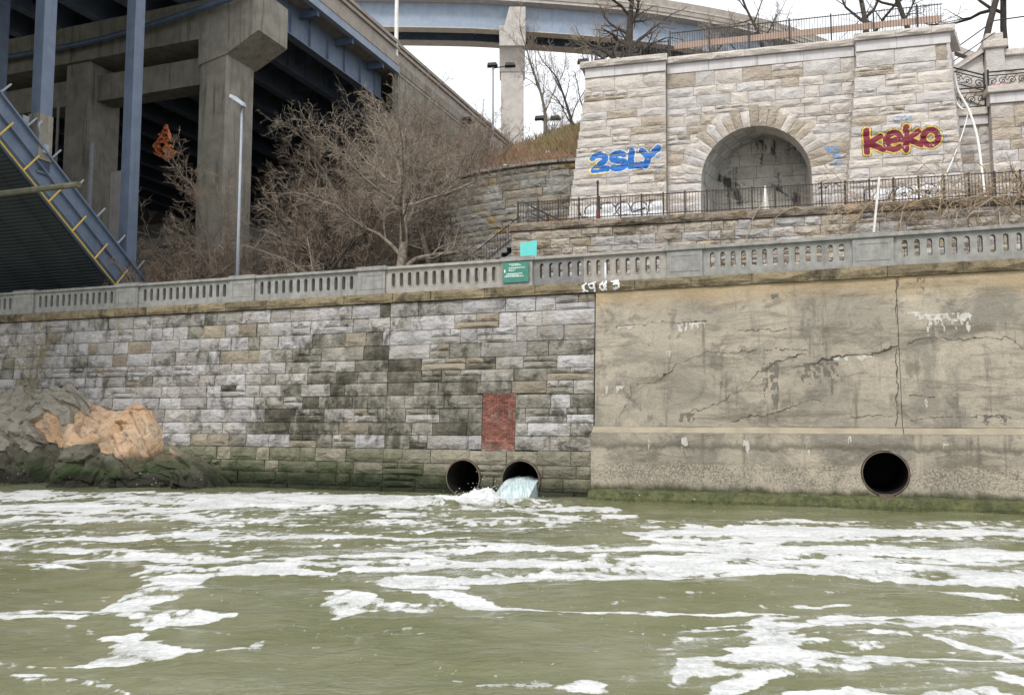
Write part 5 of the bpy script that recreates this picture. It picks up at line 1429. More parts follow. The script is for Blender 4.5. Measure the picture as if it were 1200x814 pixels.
def hill_z(s, t):
    w_ = 0.5*(1-math.cos(math.pi*min(1, max(0, t/11))))
    z = wtop(s)-0.1 + 5.2*w_ + max(0, t-11)*0.06
    lf = min(1, max(0, (s-14)/14))              # lower towards the bridge
    z -= lf*4.8*w_
    return z
b = MB(); idx = {}; NS, NT_ = 60, 34
rng = random.Random(9)
for i in range(NS+1):
    s = -3+ (LEN+3)*i/NS
    x, y, ux, uy = on_path(s)
    if s < 0: x += -s*ux; y += -s*uy
    for j in range(NT_+1):
        t = 0.1+ (j/NT_)**2*170
        idx[i, j] = len(b.v)
        b.v.append((x-uy*t, y+ux*t, hill_z(s, t)+ (rng.uniform(-.18, .18) if j > 0 else 0)))
for i in range(NS):
    for j in range(NT_):
        b.f.append((idx[i+1, j], idx[i, j], idx[i, j+1], idx[i+1, j+1])); b.m.append(0)
tag(b.build('hillside', M['earth'], None, smooth=True), kind='structure')
b = MB(); b.box((-7.8, 9.0, 12.0), (90, 200, 21.5))
tag(b.build('upper_ground', M['earth'], None, WF), kind='structure')
# foreshore slope under the bridge and behind the road (bank below the curved wall)
b = MB(); idx = {}
for i in range(41):
    u = -60+i*1.36
    for j in range(13):
        v = 6.0+j*1.55
        lim = min(1, max(0, (-9.0-u)/5.0))
        z = 7.02+lim*max(0, (v-6.5))*0.20 + rng.uniform(-.1, .1)*lim
        idx[i, j] = len(b.v); b.v.append((u, v, z))
for i in range(40):
    for j in range(12): b.f.append((idx[i, j], idx[i+1, j], idx[i+1, j+1], idx[i, j+1])); b.m.append(0)
tag(b.build('bank', M['earth'], None, RF, smooth=True), kind='structure')

# embankment against the viaduct's wing wall
def emb_z(u, v):
    return max(8.0, 25.2+(v-30)*0.12-0.85*(u+22)-max(0, 26-v)*1.6)
b = MB(); idx = {}
for i in range(31):
    u = -22.04+i*0.34
    for j in range(48):
        v = 15+j*0.95; idx[i, j] = len(b.v); b.v.append((u, v, emb_z(u, v)+rng.uniform(-.2, .2)))
for i in range(30):
    for j in range(47): b.f.append((idx[i, j], idx[i+1, j], idx[i+1, j+1], idx[i, j+1])); b.m.append(0)
tag(b.build('embankment', M['earth'], None, RF, smooth=True), kind='structure')

# grass on the hillside
def grass(name, label, mat, n, smin, smax, tmin, tmax, hmin, hmax, droop=0.0, seed=1, wid=0.02, dens=None):
    r = random.Random(seed); b = MB()
    for k in range(n):
        s = r.uniform(smin, smax); t = tmin+(tmax-tmin)*r.random()**1.2
        x, y, ux, uy = on_path(s); px, py = x-uy*t, y+ux*t
        z = hill_z(s, t)
        h = r.uniform(hmin, hmax)*(0.6+0.8*float(vnoise(np.array(px*0.8), np.array(py*0.8), seed)))
        a = r.uniform(0, 6.28); l = r.uniform(0.1, 0.75)*h
        dx, dy = math.cos(a)*l, math.sin(a)*l
        if droop and t < 1.2: dx += uy*droop; dy -= ux*droop; h *= r.uniform(-0.8, 0.7)
        wx, wy = -math.sin(a)*wid, math.cos(a)*wid
        b.v += [(px-wx, py-wy, z-0.05), (px+wx, py+wy, z-0.05), (px+dx*0.5+wx*.7, py+dy*0.5+wy*.7, z+h*0.62), (px+dx, py+dy, z+h), (px+dx*0.5-wx*.7, py+dy*0.5-wy*.7, z+h*0.62)]
        q = len(b.v)-5; b.f.append((q, q+1, q+2, q+3, q+4)); b.m.append(0)
    return tag(b.build(name, mat, None), label, 'grass', kind='stuff')
grass('dry_brambles', 'dry russet brambles hanging over the curved wall', M['grass_dry'], 15000, 0, 17, 0.1, 6.5, 0.25, 0.8, 0.5, 3)
grass('dry_grass', 'tan dry grass on the slope above the curved wall', M['twig'], 9000, 0, 26, 1.5, 14, 0.25, 0.8, 0, 4)
grass('olive_grass', 'olive green grass near the left edge of the facade', M['grass_olive'], 9000, -1, 7.5, 3.0, 13, 0.3, 0.9, 0, 5)
# litter caught in the brambles
r = random.Random(12); b = MB()
for k in range(46):
    s = r.uniform(0, 15); t = r.uniform(0.2, 8); x, y, ux, uy = on_path(s); z = hill_z(s, t)+r.uniform(.2, .6); px, py = x-uy*t, y+ux*t
    w_ = r.uniform(.06, .2); b.hexa([(px+w_*a, py+w_*c*.5, z+w_*d*.6) for a, c, d in ((-1,-1,-.6),(1,-.7,-.8),(.8,1,-.6),(-1,.8,-.9),(-.7,-.8,.8),(.9,-1,.6),(1,.7,.9),(-.8,1,.7))], r.choice([0, 0, 0, 1]))
tag(b.build('litter', [M['white_plastic'], M['yellow']], None), 'scraps of white litter caught in the brambles', 'litter', kind='stuff')

# flight of steps left of the terrace wall
stp = thing('stone_steps', 'short flight of pale steps with black railings left of the terrace wall', 'steps', WF, (-12.6, 3, 7))
for k in range(12):
    z = 9.2+k*0.26; u = -15.0+k*0.30
    b = MB(); b.box((u, 2.2, 7.0), (-11.0, 4.0, z)) if False else b.box((u, 2.2, z-0.26), (u+0.6, 4.4, z)); b.build('step', M['bal_grey'], stp, bevel=0.01)
b = MB(); b.hexa([(-15.2, 2.3, 6.9), (-11.0, 2.3, 6.9), (-11.0, 4.3, 6.9), (-15.2, 4.3, 6.9), (-15.2, 2.3, 8.8), (-11.0, 2.3, 11.6), (-11.0, 4.3, 11.6), (-15.2, 4.3, 8.8)]); b.build('stringer', M['bal_grey'], stp)
for (v, nm) in ((2.15, 'front'), (4.45, 'back')):
    b = MB(); p, q = (-15.0, v, 9.2), (-11.0, v, 12.65)
    b.tube([(p[0], v, p[2]+1.0), (q[0], v, q[2]+1.0-0.5)], 0.03, 6); b.tube([(p[0], v, p[2]+0.15), (q[0], v, q[2]-0.35)], 0.02, 6)
    for k in range(28):
        f = k/27; u = p[0]+(q[0]-p[0])*f; z = p[2]+(q[2]-0.5-p[2])*f
        b.box((u-.012, v-.012, z), (u+.012, v+.012, z+1.0))
    o = b.build('railing', M['iron'], stp)
t = thing('lower_handrail', 'dark sloping handrail behind the left end of the picket fence', 'handrail', WF, (-10, 2.5, 12.2))
b = MB(); b.tube([(-10.5, 2.6, 13.75), (-8.5, 2.6, 12.7)], 0.05, 6); b.build('rail', M['iron'], t); b = MB(); b.tube([(-10.5, 2.6, 13.4), (-8.7, 2.6, 12.4)], 0.035, 6); b.build('rail', M['iron'], t); b = MB(); b.tube([(-9.6, 2.6, 12.2), (-9.6, 2.6, 13.25)], 0.07, 6); b.build('post', M['iron'], t)

# ================================================================ steel arch viaduct (crosses the river at right angles to the wall)
via = thing('steel_arch_viaduct', 'blue steel arch road viaduct on concrete piers at the upper left', 'bridge', RF, (-30, 5, 7))
RU = -23.8
def rib_z(v):           # centre line of the sloping arch rib
    return 11.3 - 0.79*(v-1.0) - 0.006*min(0, v+3.0)**2
def rib_n(v):
    dz = -0.79 - 0.012*min(0, v+3.0); l = math.hypot(1, dz); return (-dz/l, 1/l)    # normal (v,z), up
vs_ = [4.6-1.0*i for i in range(29)]
def rib_piece(name, u0, u1, n0, n1, mat, parent=via, vv=vs_):
    b = MB(); prev = None
    for v in vv:
        nv, nz = rib_n(v); z = rib_z(v)
        ring = [(u0, v+nv*n0, z+nz*n0), (u1, v+nv*n0, z+nz*n0), (u1, v+nv*n1, z+nz*n1), (u0, v+nv*n1, z+nz*n1)]
        if prev:
            for k in range(4): b.quad(prev[k], ring[k], ring[(k+1) % 4], prev[(k+1) % 4])
        else: b.poly(ring)
        prev = ring
    b.poly(prev[::-1]); return b.build(name, mat, parent)
for ru in (RU, RU-9.2):
    o = rib_piece('arch_rib', ru-0.35, ru, -0.62, 0.62, M['blue_steel'])
    rib_piece('flange', ru-0.5, ru+0.16, 0.622, 0.70, M['blue_steel'], o); rib_piece('flange', ru-0.5, ru+0.16, -0.70, -0.622, M['blue_steel'], o)
    rib_piece('stiffener', ru+0.001, ru+0.17, -0.05, 0.0, M['blue_steel'], o)
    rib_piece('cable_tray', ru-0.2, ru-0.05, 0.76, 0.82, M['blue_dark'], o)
# corrugated sheets under the arch
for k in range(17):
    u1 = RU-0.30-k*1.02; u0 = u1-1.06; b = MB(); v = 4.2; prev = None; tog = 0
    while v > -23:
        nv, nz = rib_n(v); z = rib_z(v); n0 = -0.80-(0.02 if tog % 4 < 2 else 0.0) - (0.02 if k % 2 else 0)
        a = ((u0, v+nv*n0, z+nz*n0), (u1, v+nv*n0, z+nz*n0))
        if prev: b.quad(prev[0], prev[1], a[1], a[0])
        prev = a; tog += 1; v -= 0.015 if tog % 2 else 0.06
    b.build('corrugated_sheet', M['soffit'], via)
# yellow safety rail with stanchions
b = MB(); b.tube([(RU+0.25, v+rib_n(v)[0]*-0.98, rib_z(v)+rib_n(v)[1]*-0.98) for v in vs_[1:]], 0.035, 6); b.build('yellow_rail', M['yellow'], via)
for k in range(11):
    v = 3.1-k*1.28; nv, nz = rib_n(v); z = rib_z(v); b = MB()
    b.tube([(RU+0.25, v-nv*0.98, z-nz*0.98), (RU+0.25, v+0.10+nv*0.0, z+nz*0.0+0.06)], 0.04, 6); b.build('yellow_stanchion', M['yellow'], via)
    b = MB(); v += 0.5; nv, nz = rib_n(v); z = rib_z(v); b.tube([(RU-0.1, v+nv*0.7, z+nz*0.7), (RU-0.1, v+nv*1.35+.15, z+nz*1.35+.1)], 0.045, 6); b.build('stanchion', M['galv'], via)
b = MB(); b.tube([(-44, -3.0, 12.0), (-20.1, -3.0, 11.9)], 0.13, 8); b.build('service_pipe', plain_mat('mossy_pipe', (0.16, 0.15, 0.1), (0.09, 0.09, 0.06), 3, 0.8, 0.2), via)
# spandrel columns
GZ = 26.6
for v0, zb in ((-1.75, 13.0), (3.35, 8.6), (-5.6, 15.8), (-9.6, 18.4), (-14.0, 20.4), (-18.5, 21.8)):
    for ru in (RU, RU-9.2):
        b = MB(); b.box((ru-0.55, v0, zb), (ru+0.0, v0+0.62, GZ-0.02)); o = b.build('spandrel_column', M['blue_light'] if False else M['blue_steel'], via, bevel=0.01)
        b = MB(); b.box((ru-0.62, v0-0.08, zb+0.1), (ru+0.07, v0+0.70, zb+0.2)); b.build('base_plate', M['blue_steel'], o)
# electrical boxes on the nearest column
b = MB(); b.box((RU-0.62, -1.80, 13.7), (RU+0.05, -1.12, 15.7)); b.build('column_cladding', M['pier'], via)
b = MB(); b.box((RU-0.9, -2.25, 14.8), (RU-0.35, -1.95, 15.5)); b.build('junction_box', M['galv'], via, bevel=0.02)
b = MB(); b.box((RU+0.02, -1.6, 14.0), (RU+0.12, -1.3, 14.4)); b.build('junction_box', M['galv'], via, bevel=0.01)
b = MB(); b.tube(bez([(RU+0.1, -1.75, 15.3), (RU+0.2, -1.95, 15.1), (RU+0.1, -1.8, 14.8)]), 0.05, 6); b.build('conduit_loop', M['galv'], via)
# deck, girders, parapet
DV0, DV1 = -24.0, 27.6
b = MB(); b.box((-95, DV0, 28.75), (-22.02, 75, 29.45)); b.build('deck', M['pier'], via)  # extended out of view on the left to darken the space below
for k in range(14):
    gu = -23.6-k*3.2
    b = MB(); b.box((gu-0.03, DV0, GZ+0.06), (gu+0.03, DV1 if k == 0 else 60, 28.749)); o = b.build('girder_web', M['blue_steel'], via)
    b = MB(); b.box((gu-0.3, DV0, GZ), (gu+0.3, DV1 if k == 0 else 60, GZ+0.058)); b.build('girder_flange', M['blue_steel'], o)
    if k < 2:
        for j in range(24):
            v = DV0+1+j*2.15; b = MB(); b.box((gu+0.031, v, GZ+0.06), (gu+0.2, v+0.03, 28.74)); b.build('web_stiffener', M['blue_steel'], o)
for j in range(12):
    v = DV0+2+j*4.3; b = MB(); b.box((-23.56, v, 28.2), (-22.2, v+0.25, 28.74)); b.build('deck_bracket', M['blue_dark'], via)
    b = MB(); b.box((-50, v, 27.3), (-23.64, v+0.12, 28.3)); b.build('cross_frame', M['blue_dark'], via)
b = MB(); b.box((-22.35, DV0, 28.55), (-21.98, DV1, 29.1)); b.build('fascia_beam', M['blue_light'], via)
def parapet(v0, v1, du=0.0, zb=29.1):
    b = MB(); b.box((-22.3+du, v0, zb), (-21.94+du, v1, 29.75)); o = b.build('parapet', M['parapet'], via)
    b = MB(); b.box((-22.25+du, v0, 29.752), (-22.06+du, v1, 30.3)); b.build('parapet_band', M['parapet'], o)
    b = MB(); b.box((-22.32+du, v0, 30.302), (-21.9+du, v1, 30.5)); b.box((-22.22+du, v0, 30.502), (-22.08+du, v1, 30.75)); b.box((-22.3+du, v0, 30.752), (-21.92+du, v1, 31.0)); b.build('parapet_rail', M['parapet'], o)
parapet(DV0, 27.4, 0.0); parapet(27.42, 75, -0.12)
b = MB(); b.tube([(-22.1, 27.2, 29.3), (-22.1, 27.2, 45)], [0.16, 0.11], 8); b.build('light_pole', M['white_plastic'], via)
b = MB(); b.box((-95, 62, 7), (-22.6, 63, 28.74)); b.box((-95, 12, 7), (-94, 62, 28.74)); b.build('abutment_shade_wall', M['pier'], via)  # unseen left wall added, abutment set far back, so the underside stays dark
b = MB(); b.box((-22.6, 27.62, 7), (-22.14, 75, 28.5)); b.build('wing_wall', M['pier'], via)
b = MB(); b.box((-22.6, 27.62, 28.502), (-22.08, 75, 29.09)); b.build('wing_wall_band', M['parapet'], via)
# piers
def column(u0, u1, v0, v1, zt, zb=6.9):
    b = MB(); b.box((u0, v0, zb), (u1, v1, zt)); return b.build('pier_column', M['pier'], via, bevel=0.06)
for (u0, u1) in ((-25.55, -23.65), (-35.6, -33.7), (-45.6, -43.7), (-55.6, -53.7)):
    column(u0, u1, 10.0, 12.45, 24.2)
b = MB(); b.prism([(-49, 10.0, 24.25), (-23.62, 10.0, 23.55), (-21.5, 10.0, 24.2), (-21.5, 10.0, 26.5), (-49, 10.0, 26.5)], (0, 2.5, 0)) if False else b.prism([(-60, 9.9, 24.25), (-25.6, 9.9, 24.25), (-25.55, 9.9, 22.7), (-23.63, 9.9, 23.1), (-21.5, 9.9, 24.15), (-21.5, 9.9, 26.55), (-60, 9.9, 26.55)], (0, 2.7, 0))
b.build('pier_cap', M['pier'], via)
for (u0, u1) in ((-33.7, -25.55), (-43.7, -35.6)):
    b = MB(); b.box((u0, 10.6, 21.9), (u1, 11.9, 23.5)); b.build('strut_beam', M['pier'], via)
b = MB(); b.tube(bez([(-48, 9.3, 25.2), (-33.0, 9.3, 25.0), (-24.5, 9.3, 25.75), (-22.3, 9.3, 26.1), (-21.95, 9.5, 26.7)]), 0.17, 8); b.build('drain_pipe', M['blue_dark'], via)
b = MB(); b.tube([(-33.1, 9.8, 12), (-33.1, 9.8, 19.0)], 0.12, 8); b.build('downpipe', M['galv'], via)
b = MB(); b.tube([(-36.0, 9.9, 12), (-36.0, 9.9, 22.0)], 0.08, 6); b.build('downpipe', M['pier'], via)
b = MB(); b.box((-70, 20.0, 7), (-24.5, 21.0, 15.6)); b.build('crash_wall', M['pier'], via)
for k in range(3):
    b = MB(); b.tube([(-37.2, 9.0+k*.1, 18.2-k*3.2), (-35.6, 9.6, 17.6-k*3.2)], 0.08, 6); b.build('brace', M['pier_pale'], via)

# torn orange net under the bridge
b = MB(); rn = random.Random(4); NU_, NV_ = 12, 14; idx = {}
for j in range(NV_+1):
    f = j/NV_; w_ = 0.12+1.25*f**1.1*(1 if f < 0.75 else 1-(f-0.75)*2.4)
    for i in range(NU_+1):
        s = i/NU_-0.5
        idx[i, j] = len(b.v); b.v.append((-24.55+s*1.5*w_-0.25*f, 6.5+0.25*math.sin(i*1.9+j)*f+rn.uniform(-.05, .05), 18.0-1.75*f-0.5*s*f))
for j in range(NV_):
    for i in range(NU_):
        if rn.random() < 0.72: b.f.append((idx[i, j], idx[i+1, j], idx[i+1, j+1], idx[i, j+1])); b.m.append(0)
tag(b.build('torn_net', M['orange'], None, RF, (-24.5, 6.5, 16.5)), 'torn orange plastic net hanging in the twigs under the viaduct', 'net')
b = MB(); b.box((-28.9, 7.2, 7.3), (-28.0, 7.35, 16.1)); tag(b.build('upright_hoarding', M['pier_pale'], None, RF, (-28.4, 7.2, 7.3)), 'tall narrow pale hoarding standing beside a blue bridge column', 'hoarding')

# ================================================================ far curved ramp
ramp = thing('curved_ramp_bridge', 'far curved blue steel ramp bridge on a pale concrete pier at the top', 'bridge', ID, (0, 95, 20))
RP = bez([(-60, 97, 0), (-38, 95.5, 0), (-18, 95.2, 0), (0, 96, 0), (18, 98.5, 0), (36, 105, 0), (52, 117, 0), (64, 135, 0)], 8)
def ramp_z(x): return 47.6 - max(0, x+4)*0.025 - 0.0002*max(0, x)**2
def sweep(name, off0, off1, z0, z1, mat, parent=ramp):
    b = MB(); prev = None
    for i, p in enumerate(RP):
        q0 = Vector(RP[max(0, i-1)]); q1 = Vector(RP[min(len(RP)-1, i+1)]); d = (q1-q0).normalized(); n = Vector((-d.y, d.x, 0)); P_ = Vector(p); z = ramp_z(p[0])
        ring = [tuple(P_+n*off0+Vector((0, 0, z+z0))), tuple(P_+n*off1+Vector((0, 0, z+z0))), tuple(P_+n*off1+Vector((0, 0, z+z1))), tuple(P_+n*off0+Vector((0, 0, z+z1)))]
        if prev:
            for k in range(4): b.quad(prev[k], ring[k], ring[(k+1) % 4], prev[(k+1) % 4])
        prev = ring
    return b.build(name, mat, parent)
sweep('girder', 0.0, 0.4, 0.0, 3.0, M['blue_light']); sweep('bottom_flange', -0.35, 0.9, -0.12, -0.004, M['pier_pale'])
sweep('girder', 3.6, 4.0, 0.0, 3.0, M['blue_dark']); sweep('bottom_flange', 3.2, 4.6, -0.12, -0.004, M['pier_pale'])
sweep('deck', -1.2, 5.4, 3.02, 3.35, M['pier_pale']); sweep('parapet', -1.3, -1.0, 3.36, 4.9, M['parapet']); sweep('parapet_band', -1.36, -1.305, 3.9, 4.1, M['pier_pale'])
for i in range(2, len(RP)-2, 4):
    p = RP[i]; z = ramp_z(p[0]); b = MB(); b.box((p[0]-0.15, p[1]+0.5, z+0.8), (p[0]+0.15, p[1]+3.5, z+2.6)); b.build('cross_beam', M['blue_dark'], ramp)
b = MB(); b.box((-1.3, 96.0, 15), (1.35, 98.5, 43.0)); o = b.build('pier', M['pier_pale'], ramp, bevel=0.05)
b = MB(); b.prism([(-1.45, 94.4, 45.6), (-1.45, 94.4, 47.4), (-1.45, 102.5, 47.4), (-1.45, 102.5, 46.0), (-1.45, 98.6, 42.6), (-1.45, 95.9, 42.6)], (2.95, 0, 0)); b.build('pier_cap', M['pier_pale'], o)
b = MB(); b.prism([(-1.5, 94.3, 45.0), (-0.3, 94.3, 49.6), (1.55, 94.3, 49.6), (1.55, 94.3, 45.0)], (0, 0.9, 0)); b.build('pier_wall', M['pier_pale'], o)
# lamp posts beyond the hill
def lamp_post(label, x, y, zt, heads):
    t = thing('floodlight_mast', label, 'lamp post', ID, (x, y, 20), 'masts beyond the hill'); b = MB(); b.tube([(x, y, 20), (x, y, zt)], 0.09, 6); b.build('mast', M['galv'], t)
    for dx in heads:
        b = MB(); b.tube([(x, y, zt-0.1), (x+dx, y, zt+0.15)], 0.05, 5); b.build('arm', M['iron'], t)
        b = MB(); b.hexa([(x+dx-.4, y-.3, zt+.05), (x+dx+.5, y-.3, zt+.1), (x+dx+.5, y+.3, zt+.1), (x+dx-.4, y+.3, zt+.05), (x+dx-.35, y-.25, zt+.3), (x+dx+.35, y-.25, zt+.35), (x+dx+.35, y+.25, zt+.35), (x+dx-.35, y+.25, zt+.3)]); b.build('lamp_head', M['iron'], t)
lamp_post('floodlight mast left of the pale ramp pier', -1.6, 70, 32.2, (-0.1, 1.4))
lamp_post('double mast with low lamps right of the pale ramp pier', 2.7, 70, 27.6, (-0.4, 0.9))
lamp_post('floodlight mast with two heads next to the facade top', 6.2, 66, 30.8, (-0.6, 0.7))
t = thing('parapet_lamp', 'small dark lamp on the wing wall parapet of the viaduct', 'lamp', RF, (-21.7, 40, 28.8))
b = MB(); b.tube([(-22.0, 40, 28.4), (-21.6, 40, 28.9)], 0.06, 6); b.build('arm', M['iron'], t); b = MB(); b.box((-21.9, 39.4, 28.9), (-21.2, 40.6, 29.2)); b.build('lamp_head', M['iron'], t, bevel=0.05)

# ================================================================ rocks at the foot of the wall
def rock_mat(name, c1, c2, top_alg, seedv):
    m = NT(name)
    col = m.mix(m.remap(m.noise(0.9, 6, 0.65), 0.32, 0.68), c1, c2)
    col = m.mix(m.remap(m.noise(5, 6, 0.7), 0.55, 0.7, 0, 0.55), col, tuple(x*0.45 for x in c2))
    if seedv == 2: col = m.mix(m.remap(m.noise(1.3, 6, 0.7, dist=1.0), 0.5, 0.62, 0, 0.85), col, (0.30, 0.25, 0.19))
    zz = m.math('ADD', m.z(), m.math('MULTIPLY', m.math('SUBTRACT', m.noise(1.4, 5, 0.65), 0.5), 0.9))
    col = m.mix(m.remap(zz, top_alg-0.35, top_alg+0.1, 0.9, 0), col, (0.075, 0.07, 0.048))
    col = m.mix(m.math('MULTIPLY', m.remap(zz, 0.4, 1.3, 1, 0), m.remap(m.noise(0.8, 4), 0.42, 0.6, 0.1, 0.95)), col, (0.03, 0.058, 0.014))
    col = m.mix(m.remap(zz, 0.2, 0.7, 0.92, 0), col, (0.022, 0.022, 0.015))
    vo = m.n('TexVoronoi'); m.set(vo.inputs['Vector'], m.pos); vo.inputs['Scale'].default_value = 7
    k = m.math('MULTIPLY', m.remap(vo.outputs['Distance'], 0.1, 0.15, 1, 0), m.math('MULTIPLY', m.remap(m.noise(1.1, 3), 0.52, 0.6), m.remap(zz, 0.6, 0.9, 1, 0)))
    col = m.mix(k, col, (0.6, 0.6, 0.56))
    nzc = m.n('TexNoise'); m.set(nzc.inputs['Vector'], m.pos); nzc.inputs['Scale'].default_value = 1.1; nzc.inputs['Detail'].default_value = 5
    wm = m.n('VectorMath', operation='MULTIPLY_ADD'); m.set(wm.inputs[0], nzc.outputs['Color']); wm.inputs[1].default_value = (1.6, 1.6, 1.6); m.set(wm.inputs[2], m.scaled((0.55, 0.55, 1.0))); wv = wm.outputs[0]
    ck = m.n('TexVoronoi', feature='DISTANCE_TO_EDGE'); m.set(ck.inputs['Vector'], wv); ck.inputs['Scale'].default_value = 0.8
    ed = m.remap(ck.outputs['Distance'], 0.0, 0.02, 0, 1)
    col = m.mix(m.remap(ed, 0.0, 0.5, 0.45, 0), col, tuple(x*0.25 for x in c2))
    n1 = m.bump(ed, 0.5, 0.05); n2 = m.bump(m.noise(3, 7, 0.68), 0.9, 0.16, n1); n3 = m.bump(m.noise(18, 5, 0.7), 0.6, 0.03, n2)
    return m.done(col, 0.88, n3, spec=0.3)
M['rock_grey'] = rock_mat('grey_bedrock', (0.34, 0.31, 0.25), (0.235, 0.215, 0.175), 0.9, 1)
M['rock_orange'] = rock_mat('orange_fractured_bedrock', (0.58, 0.42, 0.285), (0.46, 0.29, 0.165), 1.35, 2)
M['rock_dark'] = rock_mat('dark_tidal_bedrock', (0.165, 0.15, 0.115), (0.095, 0.09, 0.066), 1.2, 3)
outc = thing('rock_outcrop', 'natural rock outcrop with orange fracture faces at the waterline in the left corner', 'rocks', RF, (-21, -1, 0))
def rock_mass():
    """one faceted outcrop; its crown, broken faces and tidal foot are parts"""
    rr = random.Random(14)
    prof = [(-34, 2.6), (-30, 3.2), (-27.5, 3.7), (-26, 3.95), (-25.0, 3.75), (-23.6, 3.95), (-22.8, 3.75), (-22.2, 3.25), (-21.2, 2.95), (-20.6, 2.8), (-19.8, 3.1), (-19.0, 3.05), (-18.45, 2.5), (-18.1, 1.25), (-17.2, 1.15), (-16.6, 1.0), (-15.6, 0.8), (-15.1, 0.45), (-14.7, 0.1), (-14.2, -0.5)]
    pu = np.array([p[0] for p in prof]); pz_ = np.array([p[1] for p in prof])
    us = np.arange(-34, -14.2, 0.05); ss2 = np.arange(0, 5.0, 0.05)
    UU, SS = np.meshgrid(us, ss2)
    def surf(U_, S_):
        """profile from under water (s=0) over the crown to the wall (s=5)"""
        H = np.interp(U_, pu, pz_)
        H = 0.75*H + 0.25*np.interp(U_+0.5, pu, pz_)
        reach = 2.2+0.5*np.sin(U_*0.9+1)+0.35*np.sin(U_*2.3)
        a = np.clip(S_/5.0, 0, 1)*math.pi/2
        return -reach*np.cos(a)**1.15+0.25, -0.55+(H+0.55)*np.sin(a)**0.9
    cells = []
    for _ in range(210): cells.append((rr.uniform(-34, -14), rr.uniform(-0.2, 5.2)))
    cu = np.array([c[0] for c in cells]); cs_ = np.array([c[1] for c in cells])
    sk = 0.45                                                   # joints lean
    wu = UU+(fbm(UU*1.4, SS*1.4, 7, 3)-0.5)*0.5; ws = SS+(fbm(UU*1.4+9, SS*1.4, 8, 3)-0.5)*0.5
    d = ((wu[..., None]-cu)*0.8+(ws[..., None]-cs_)*sk)**2 + ((ws[..., None]-cs_)*1.25)**2
    order = np.argpartition(d, 1, axis=-1)[..., :2]
    d2 = np.take_along_axis(d, order, -1); near = np.where(d2[..., 0] <= d2[..., 1], order[..., 0], order[..., 1])
    ds = np.sort(np.sqrt(d2), -1); edge = ds[..., 1]-ds[..., 0]
    ra = np.array([rr.gauss(0, .16) for _ in cells]); rb = np.array([rr.gauss(0, .20) for _ in cells]); rc_ = np.array([rr.uniform(-.12, .16) for _ in cells])
    off = rc_[near]+ra[near]*(UU-cu[near])+rb[near]*(SS-cs_[near])
    off += (fbm(UU*2.2, SS*2.2, 21, 5)-0.5)*0.22 + np.abs(fbm(UU*0.8+SS*0.6, SS*1.7-UU*0.5, 23, 3)-0.5)*0.5
    off -= 0.13*np.clip(1-edge/0.05, 0, 1)*(fbm(UU*0.9, SS*0.9, 19, 2) > 0.42)
    v, z = surf(UU, SS)
    dv = np.gradient(v, axis=0); dz = np.gradient(z, axis=0); ll2 = np.hypot(dv, dz)+1e-6
    v2 = v - off*dz/ll2; z2 = z + off*dv/ll2*0.8
    vc, zc = surf(cu, cs_)
    kind = []
    for k in range(len(cells)):
        zz = zc[k]; u = cu[k]
        if zz < 1.15: kind.append(2)
        elif -24.4+max(0, 2.4-zz)*0 < u < -17.9 and zz < 3.2 and zz < 3.35-max(0, -21.8-u)*0.48: kind.append(1)
        elif u < -25.2 and 1.2 < zz < 2.4 and rr.random() < 0.7: kind.append(3)
        else: kind.append(0)
    kk_ = np.array(kind)[near]
    base = root_base(outc)
    n0, n1 = UU.shape
    co = np.stack([UU-base.x, v2-base.y, z2-base.z], -1).reshape(-1, 3)
    for idx_, (nm, mt) in enumerate((('grey_crown', 'rock_grey'), ('orange_fracture', 'rock_orange'), ('tidal_foot', 'rock_dark'), ('orange_fracture', 'rock_orange'))):
        sel = np.argwhere((kk_[:-1, :-1] == idx_))
        f = [(j*n1+i, j*n1+i+1, (j+1)*n1+i+1, (j+1)*n1+i) for j, i in sel]
        used_ = sorted({q for t in f for q in t}); mp = {q: k for k, q in enumerate(used_)}
        me = bpy.data.meshes.new(nm); me.from_pydata(co[used_].tolist(), [], [tuple(mp[q] for q in t) for t in f]); me.materials.append(M[mt]); me.update(); link(nm, me, outc)
rock_mass()

